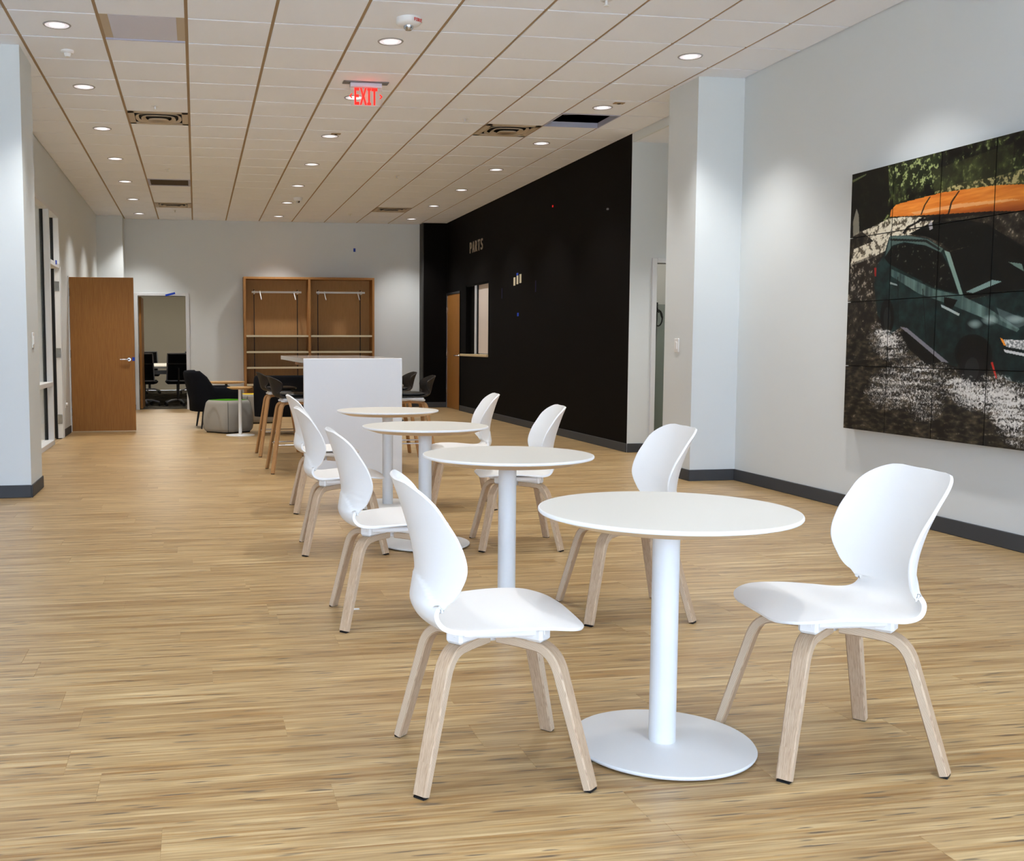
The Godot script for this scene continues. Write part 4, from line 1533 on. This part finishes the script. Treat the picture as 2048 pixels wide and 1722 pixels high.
func car_picture() -> ImageTexture:
	var W := 768
	var Hh := 512
	var im := Image.create(W, Hh, false, Image.FORMAT_RGB8)
	var n1 := noise(101, 0.02, 4)
	var n2 := noise(102, 0.055, 4)
	var n3 := noise(103, 0.17, 3)
	var black := srgb(11, 12, 11)
	for y in Hh:
		for x in W:
			var a := n1.get_noise_2d(x, y)
			var b := n2.get_noise_2d(x, y)
			var c := n3.get_noise_2d(x, y)
			var col: Color
			if y < 112 + 10 * a:              # woods
				col = black.lerp(srgb(62, 72, 38), clampf(0.25 + a * 1.1 + b * 0.7, 0, 1))
				col = col.lerp(srgb(120, 132, 82), smoothstep(0.32, 0.7, b + c * 0.5 + a * 0.3))
			elif y < 330:                      # shaded bank and wet stones
				col = srgb(26, 23, 20).lerp(srgb(74, 66, 55), clampf(0.3 + b * 0.9 + a * 0.5, 0, 1))
				col = col.lerp(srgb(150, 140, 122), smoothstep(0.30, 0.62, b * 0.6 + c * 0.6))
			else:                              # water
				var s := n2.get_noise_2d(x * 0.7, y * 1.9)
				col = srgb(22, 21, 19).lerp(srgb(86, 76, 60), clampf(0.30 + s * 0.9 + a * 0.6, 0, 1))
				col = col.lerp(srgb(150, 142, 126), smoothstep(0.35, 0.7, s * 0.7 + c * 0.4))
			im.set_pixel(x, y, col)
	var dapple := func(light: Color, dark: Color, thr: float) -> Callable:
		return func(x, y, o: Color) -> Color: return o.lerp(dark, 0.5).lerp(light, smoothstep(thr, thr + 0.35, n2.get_noise_2d(x, y) * 0.8 + n3.get_noise_2d(x, y) * 0.5))
	fill(im, pv([0, 0, 110, 0, 118, 60, 100, 110, 0, 120]), mixc(srgb(9, 10, 9), 0.86))
	fill(im, pv([2, 12, 45, 6, 44, 9, 3, 17]), mixc(srgb(120, 132, 88), 0.8))
	fill(im, pv([113, 4, 189, 1, 250, 8, 252, 52, 182, 55, 121, 43]), dapple.call(srgb(148, 160, 104), srgb(40, 50, 26), 0.05))
	fill(im, pv([239, 69, 305, 63, 377, 65, 470, 60, 470, 84, 384, 81, 329, 78, 259, 75]), dapple.call(srgb(170, 158, 108), srgb(84, 84, 46), -0.1))
	fill(im, pv([230, 30, 420, 16, 420, 66, 300, 64, 240, 70]), mixc(srgb(70, 74, 42), 0.4))
	fill(im, pv([8, 95, 18, 70, 26, 84, 30, 120, 10, 125]), mixc(srgb(170, 164, 146), 0.7))
	fill(im, pv([38, 118, 119, 102, 185, 104, 242, 118, 223, 140, 121, 137, 111, 162, 60, 175, 4, 182, 15, 150, 75, 140]), dapple.call(srgb(214, 206, 184), srgb(140, 128, 104), -0.3))
	fill(im, pv([0, 180, 82, 165, 80, 250, 0, 262]), dapple.call(srgb(150, 142, 128), srgb(42, 37, 32), 0.1))
	# water splashes
	var foam := func(cx: float, cy: float, rx: float, ry: float, tilt: float, thick: float) -> void:
		fill(im, oval(cx, cy, rx, ry, tilt), func(x, y, o: Color) -> Color:
			var d := Vector2(x - cx, y - cy).rotated(-tilt) / Vector2(rx, ry)
			var s := n2.get_noise_2d(x * 1.3 + n1.get_noise_2d(x * 3.0, y * 3.0) * 60.0, y * 1.3) * 0.9 + n3.get_noise_2d(x, y) * 0.35
			return o.lerp(srgb(230, 228, 223), smoothstep(0.05, 0.75, (1.0 - d.length_squared()) * thick + s) * 0.95))
	foam.call(130.0, 338.0, 64.0, 36.0, 0.35, 0.42)
	foam.call(160.0, 420.0, 100.0, 44.0, -0.2, 0.38)
	foam.call(232.0, 432.0, 60.0, 52.0, 0.2, 0.30)
	foam.call(250.0, 392.0, 90.0, 26.0, 0.2, 0.28)
	# body
	var teal := srgb(30, 50, 50)
	fill(im, pv([124, 135, 106, 172, 85, 191, 82, 226, 95, 283, 130, 324, 170, 306, 292, 376, 316, 380, 323, 335, 354, 327, 381, 345, 392, 380, 431, 400, 465, 404, 560, 396, 640, 360, 690, 300, 680, 240, 600, 222, 455, 250, 336, 265, 311, 229, 270, 172, 224, 149, 171, 139]),
		func(x, y, _o: Color) -> Color: return srgb(16, 26, 27).lerp(teal, clampf(0.55 + n1.get_noise_2d(x * 1.6, y * 1.6) + (260.0 - y) * 0.003, 0, 1)))
	fill(im, pv([124, 136, 176, 140, 228, 152, 268, 172, 262, 178, 222, 162, 164, 150, 130, 154, 112, 172]), mixc(srgb(92, 112, 106), 0.75))
	fill(im, pv([131, 198, 249, 242, 318, 257, 382, 281, 450, 316, 445, 321, 378, 299, 300, 274, 209, 248, 131, 211]), func(x, _y, o: Color) -> Color: return o.lerp(srgb(146, 178, 168), 0.45 + 0.45 * n1.get_noise_2d(x * 2.0, 8.0)))
	fill(im, pv([109, 175, 131, 156, 166, 152, 224, 163, 265, 179, 291, 214, 310, 254, 249, 239, 124, 188]), func(x, y, _o: Color) -> Color: return srgb(8, 10, 10).lerp(srgb(90, 92, 80), smoothstep(0.38, 0.7, n2.get_noise_2d(x, y) + n3.get_noise_2d(x, y) * 0.4)))
	fill(im, pv([176, 137, 232, 123, 309, 126, 368, 139, 402, 159, 470, 195, 600, 214, 455, 253, 443, 206, 379, 169, 284, 177, 264, 162, 223, 146]), func(x, y, _o: Color) -> Color: return srgb(9, 11, 11).lerp(srgb(60, 66, 58), smoothstep(0.35, 0.8, n2.get_noise_2d(x * 0.7, y))))
	fill(im, pv([285, 180, 340, 172, 379, 169, 443, 203, 600, 222, 455, 253, 336, 263, 322, 253]), mixc(srgb(9, 12, 13), 0.95))
	fill(im, pv([327, 251, 387, 234, 409, 238, 345, 254]), mixc(srgb(130, 158, 152), 0.9))
	fill(im, pv([419, 207, 448, 212, 454, 225, 444, 220]), mixc(srgb(120, 146, 134), 0.8))
	fill(im, pv([271, 175, 285, 180, 323, 258, 313, 255]), mixc(srgb(140, 168, 156), 0.85))
	fill(im, pv([399, 280, 452, 298, 520, 290, 444, 316, 409, 301]), mixc(srgb(130, 150, 150), 0.45))
	fill(im, pv([276, 257, 309, 264, 298, 278, 276, 272]), mixc(black, 1.0))
	fill(im, pv([269, 270, 291, 278, 316, 288, 314, 292, 291, 283, 270, 275]), mixc(srgb(180, 192, 190), 0.9))
	fill(im, pv([128, 222, 150, 228, 150, 231, 128, 226]), mixc(srgb(170, 182, 178), 0.8))
	fill(im, pv([162, 308, 181, 310, 295, 373, 277, 372]), mixc(srgb(132, 130, 140), 0.9))
	fill(im, pv([181, 318, 277, 372, 240, 378, 190, 350, 160, 316]), mixc(black, 0.9))
	fill(im, oval(124, 288, 20, 34, -0.1), mixc(srgb(10, 11, 11), 0.95))
	fill(im, oval(125, 292, 11, 22, -0.1), mixc(srgb(46, 50, 50), 0.6))
	fill(im, oval(352, 358, 44, 34, 0.2), mixc(srgb(8, 9, 9), 0.95))
	fill(im, oval(350, 382, 29, 33, 0.1), mixc(srgb(14, 14, 15), 1.0))
	fill(im, oval(350, 384, 17, 21, 0.1), mixc(srgb(44, 46, 47), 0.7))
	fill(im, pv([210, 160, 216, 161, 226, 232, 219, 230]), mixc(srgb(10, 12, 12), 0.9))
	fill(im, pv([124, 140, 224, 152, 262, 172, 258, 174, 222, 156, 124, 144]), mixc(srgb(12, 14, 14), 0.8))
	for q in [[219, 240, 221, 240, 236, 336, 234, 335], [150, 214, 152, 214, 158, 306, 156, 306]]:
		fill(im, pv(q), mixc(srgb(8, 12, 12), 0.8))
	for q in [[385.0, 300.0, 22.0, 10.0], [440.0, 300.0, 26.0, 8.0], [352.0, 306.0, 20.0, 9.0]]:
		fill(im, oval(q[0], q[1], q[2], q[3], 0.3), func(x, y, o: Color) -> Color: return o.lerp(srgb(170, 190, 186), 0.7 * clampf(1.0 - Vector2((x - q[0]) / q[2], (y - q[1]) / q[3]).length_squared(), 0.0, 1.0)))
	fill(im, pv([417, 333, 461, 334, 540, 326, 535, 344, 462, 350, 424, 345]), func(x, y, _o: Color) -> Color: return srgb(120, 124, 124).lerp(srgb(232, 232, 230), clampf(0.5 + n3.get_noise_2d(x, y) * 1.6, 0, 1)))
	fill(im, pv([410, 330, 416, 332, 424, 343, 419, 343]), mixc(srgb(232, 140, 40), 1.0))
	fill(im, pv([419, 349, 462, 355, 560, 344, 560, 349, 462, 360, 422, 354]), mixc(srgb(225, 225, 226), 0.9))
	fill(im, pv([470, 362, 640, 340, 620, 380, 480, 394]), mixc(black, 0.85))
	fill(im, pv([392, 371, 397, 370, 408, 396, 405, 398]), mixc(srgb(196, 44, 34), 0.95))
	fill(im, pv([80, 192, 87, 192, 87, 210, 82, 208]), mixc(srgb(150, 34, 30), 0.9))
	# racks and canoe
	for q in [[158, 133, 172, 122, 200, 116, 201, 119, 174, 126, 164, 136], [196, 116, 215, 109, 220, 109, 202, 120], [250, 112, 262, 108, 266, 126, 256, 132], [200, 112, 380, 118, 380, 124, 210, 118]]:
		fill(im, pv(q), mixc(srgb(14, 14, 15), 0.95))
	fill(im, pv([228, 126, 236, 118, 240, 134, 232, 136]), mixc(srgb(190, 186, 190), 0.8))
	fill(im, pv([121, 99, 123, 87, 137, 78, 199, 75, 259, 73, 329, 76, 386, 79, 445, 86, 560, 96, 640, 112, 560, 124, 448, 129, 384, 121, 309, 115, 200, 106]),
		func(x, y, _o: Color) -> Color:
			var g := n2.get_noise_2d(x * 0.12, y * 1.4) * 0.5 + n3.get_noise_2d(x * 0.1, y) * 0.4
			var cc := srgb(196, 104, 34).lerp(srgb(232, 146, 60), clampf(0.45 + g, 0, 1))
			return cc.lerp(srgb(120, 52, 22), smoothstep(0.0, 1.0, (y - 98.0 - absf(x - 250.0) * 0.02) / 24.0) * 0.8))
	fill(im, pv([180, 98, 300, 98, 420, 106, 440, 110, 300, 105, 190, 103]), mixc(srgb(240, 200, 160), 0.45))
	fill(im, pv([121, 99, 200, 106, 309, 115, 384, 121, 448, 129, 384, 126, 309, 119, 200, 109]), mixc(srgb(30, 22, 18), 0.8))
	for q in [[206, 105, 214, 90, 228, 76, 231, 76, 217, 91, 209, 106], [276, 112, 282, 92, 300, 76, 303, 76, 286, 93, 280, 112]]:
		fill(im, pv(q), mixc(srgb(24, 22, 22), 0.85))
	# spray over the wheels and bow
	foam.call(345.0, 424.0, 70.0, 30.0, 0.25, 0.75)
	foam.call(425.0, 436.0, 74.0, 44.0, 0.35, 0.72)
	foam.call(448.0, 470.0, 50.0, 36.0, 0.5, 0.42)
	foam.call(128.0, 330.0, 40.0, 18.0, 0.3, 0.6)
	foam.call(560.0, 420.0, 120.0, 44.0, 0.0, 0.7)
	im.generate_mipmaps()
	return ImageTexture.create_from_image(im)


func build_picture_wall() -> void:
	var m := textured("print", car_picture(), 0.32, 0.35)
	m.texture_repeat = false
	var t := thing("picture_wall", "tiled wall picture of a dark green car with a canoe fording water", "wall picture", Vector3(4.7, 0.597, -6.855))
	var S := 0.4532
	put("mounting_board", bx(Vector3(-0.056, 0.001, 0.001), Vector3(0.0, S * 4 - 0.001, 0.4572 * 6 - 0.001)), M["screen_edge"], t)
	for r in 4:
		for c in 6:
			var a := Vector3(-0.08, S * r + 0.003, 0.4572 * c + 0.003)
			var b := Vector3(-0.055, S * (r + 1) - 0.003, 0.4572 * (c + 1) - 0.003)
			var mb := MB.new()
			var q := [Vector3(a.x, a.y, a.z), Vector3(a.x, a.y, b.z), Vector3(a.x, b.y, b.z), Vector3(a.x, b.y, a.z)]
			var uvq := []
			for p in q:
				uvq.append(Vector2(p.z / 2.7432, 1.0 - p.y / (S * 4)))
			mb.quad(q[0], q[1], q[2], q[3], Vector3(-1, 0, 0), uvq[0], uvq[1], uvq[2], uvq[3])
			var pn := put("panel", mb.mesh(), m, t)
			put("panel_edge", bx(a + Vector3(0.0004, -0.0006, -0.0006), b + Vector3(0, 0.0006, 0.0006)), M["screen_edge"], pn)


func build_signs() -> void:
	# exit sign
	var t := thing("exit_sign", "glowing red EXIT sign hanging from the ceiling with two arrows", "exit sign", Vector3(1.495, H, -9.22))
	put("canopy", bx(Vector3(-0.2, -0.008, -0.05), Vector3(0.2, 0.0, 0.05), 0.002), M["grey_metal"], t)
	put("housing", bx(Vector3(-0.14, -0.045, -0.03), Vector3(0.14, -0.008, 0.03), 0.004), M["lay_in_panel"], t)
	put("acrylic_plate", bx(Vector3(-0.135, -0.205, -0.004), Vector3(0.145, -0.045, 0.004)), M["acrylic"], t)
	var e := put("lettering", text_mesh("EXIT", 0.146, 0.204, 0.004), M["exit_red"], t)
	e.position = Vector3(0.0, -0.122, 0.007)
	for s in [-1.0, 1.0]:
		var mb := MB.new()
		mb.prism(pv([0.0, 0.0, 0.022, 0.022, 0.028, 0.016, 0.012, 0.0, 0.028, -0.016, 0.022, -0.022]), 0.004)
		var c := put("arrow", mb.mesh(), M["exit_red"], t)
		c.position = Vector3(s * 0.148, -0.12, 0.005)
		if s > 0:
			c.rotation.z = PI
	var l := OmniLight3D.new()
	l.name = "exit_glow"
	l.light_color = Color(1.0, 0.12, 0.06)
	l.light_energy = 0.006
	l.light_size = 0.06
	l.omni_range = 20.0
	l.omni_attenuation = 2.0
	l.shadow_enabled = true
	l.position = Vector3(0, -0.12, 0.05)
	t.add_child(l, true)
	# PARTS
	t = thing("wall_lettering", "raised pale letters reading PARTS high on the black wall", "sign", Vector3(4.72, 2.875, -17.38), -PI / 2.0)
	var k := 0
	var x := -0.42
	for ch in ["P", "A", "R", "T", "S"]:
		var w := 0.13
		var o := put("letter", text_mesh(ch, 0.185, w, 0.006), M["pale_sign"], t)
		o.position = Vector3(x + w / 2.0, 0, 0.0035)
		x += w + 0.0475
		k += 1
	# three upright bars
	var bars := [[-15.185, 2.145, 0.122, "farthest and lowest"], [-15.035, 2.160, 0.126, "middle"], [-14.89, 2.170, 0.13, "nearest and highest"]]
	for b in bars:
		var o := put("sign_bar", bx(Vector3(4.716, b[1] - b[2] / 2.0, b[0] - 0.043), Vector3(4.72, b[1] + b[2] / 2.0, b[0] + 0.043), 0.001), M["cream"])
		tag(o, "small pale upright bar on the black wall, %s of three" % b[3], "wall sign", "three pale bars on the black wall")
	var tapes := [[-15.84, 2.00, 0.012, 0.16, "upright, nearest the counter window", "tape_dim"], [-14.19, 2.02, 0.012, 0.16, "upright, right of the pale bars", "tape_dim"], [-15.0, 1.647, 0.06, 0.05, "square, below the pale bars", "tape"], [-15.05, 2.245, 0.07, 0.035, "just above the pale bars", "tape"]]
	mat("tape_dim", srgb(34, 34, 74), 0.7, 0.3)
	for q in tapes:
		var o := put("tape_mark", bx(Vector3(4.7185, q[1] - q[3] / 2.0, q[0] - q[2] / 2.0 - 0.01), Vector3(4.7205, q[1] + q[3] / 2.0, q[0] + q[2] / 2.0 + 0.01)), M[q[5]])
		tag(o, "blue tape mark on the black wall, " + str(q[4]), "tape", "blue tape marks")
	tag(put("tape_mark", bx(Vector3(2.96, 2.955, -19.7505), Vector3(3.0, 3.02, -19.748)), M["tape"]), "small blue tape mark high on the pale back wall", "tape", "blue tape marks")
	var tp := put("tape_mark", bx(Vector3(-0.09, -0.018, -0.001), Vector3(0.09, 0.018, 0.0012)), M["tape"])
	tp.position = Vector3(-0.46, 2.13, -19.7265)
	tp.rotation.z = 0.25
	tag(tp, "blue tape stuck on top of the meeting room door frame", "tape", "blue tape marks")
	tag(put("tape_mark", bx(Vector3(-1.7, 2.20, -13.62), Vector3(-1.703, 2.25, -13.52)), M["tape"]), "blue tape on the glazing transom by the wood door", "tape", "blue tape marks")
	# tiny fittings on the black wall
	tag(put("indicator_light", bx(Vector3(4.712, 3.03, -13.52), Vector3(4.72, 3.056, -13.49), 0.002), M["red_led"]), "tiny red indicator light high on the black wall", "indicator light")
	tag(put("wall_fastener", MB.new().tube([Vector3(4.72, 2.764, -11.585), Vector3(4.70, 2.764, -11.585)], 0.012, 10).mesh(), M["grey_metal"]), "small grey fastener on the black wall near its front edge", "fastener")
	# switches
	var t1 := thing("light_switch", "white wall switch on the inner side of the right column", "switch", Vector3(4.272, 1.195, -8.83))
	put("plate", bx(Vector3(-0.008, -0.062, -0.042), Vector3(0, 0.062, 0.042), 0.003), M["detector"], t1)
	put("rocker", bx(Vector3(-0.013, -0.033, -0.017), Vector3(-0.007, 0.033, 0.017), 0.002), M["detector"], t1)
	t1 = thing("light_switch", "white wall switch on the inner side of the left column", "switch", Vector3(-1.302, 1.24, -8.8))
	put("plate", bx(Vector3(0, -0.062, -0.042), Vector3(0.008, 0.062, 0.042), 0.003), M["detector"], t1)
	put("rocker", bx(Vector3(0.007, -0.033, -0.017), Vector3(0.013, 0.033, 0.017), 0.002), M["detector"], t1)
	t1 = thing("wall_bumper", "small white door stop plate low on the left wall", "door stop", Vector3(-1.72, 0.42, -14.3))
	put("plate", bx(Vector3(0, -0.05, -0.03), Vector3(0.007, 0.05, 0.03), 0.002), M["detector"], t1)
	put("button", MB.new().tube([Vector3(0, 0, 0), Vector3(0.03, 0, 0)], 0.018, 12).mesh(), M["detector"], t1)
	var sc := put("paper_scrap", bx(Vector3(-0.02, 0, -0.008), Vector3(0.02, 0.004, 0.006), 0.001), M["detector"])
	sc.position = Vector3(0.695, 0.0, -4.62)
	tag(sc, "tiny white paper scrap on the floor behind the nearest left chair", "paper scrap")
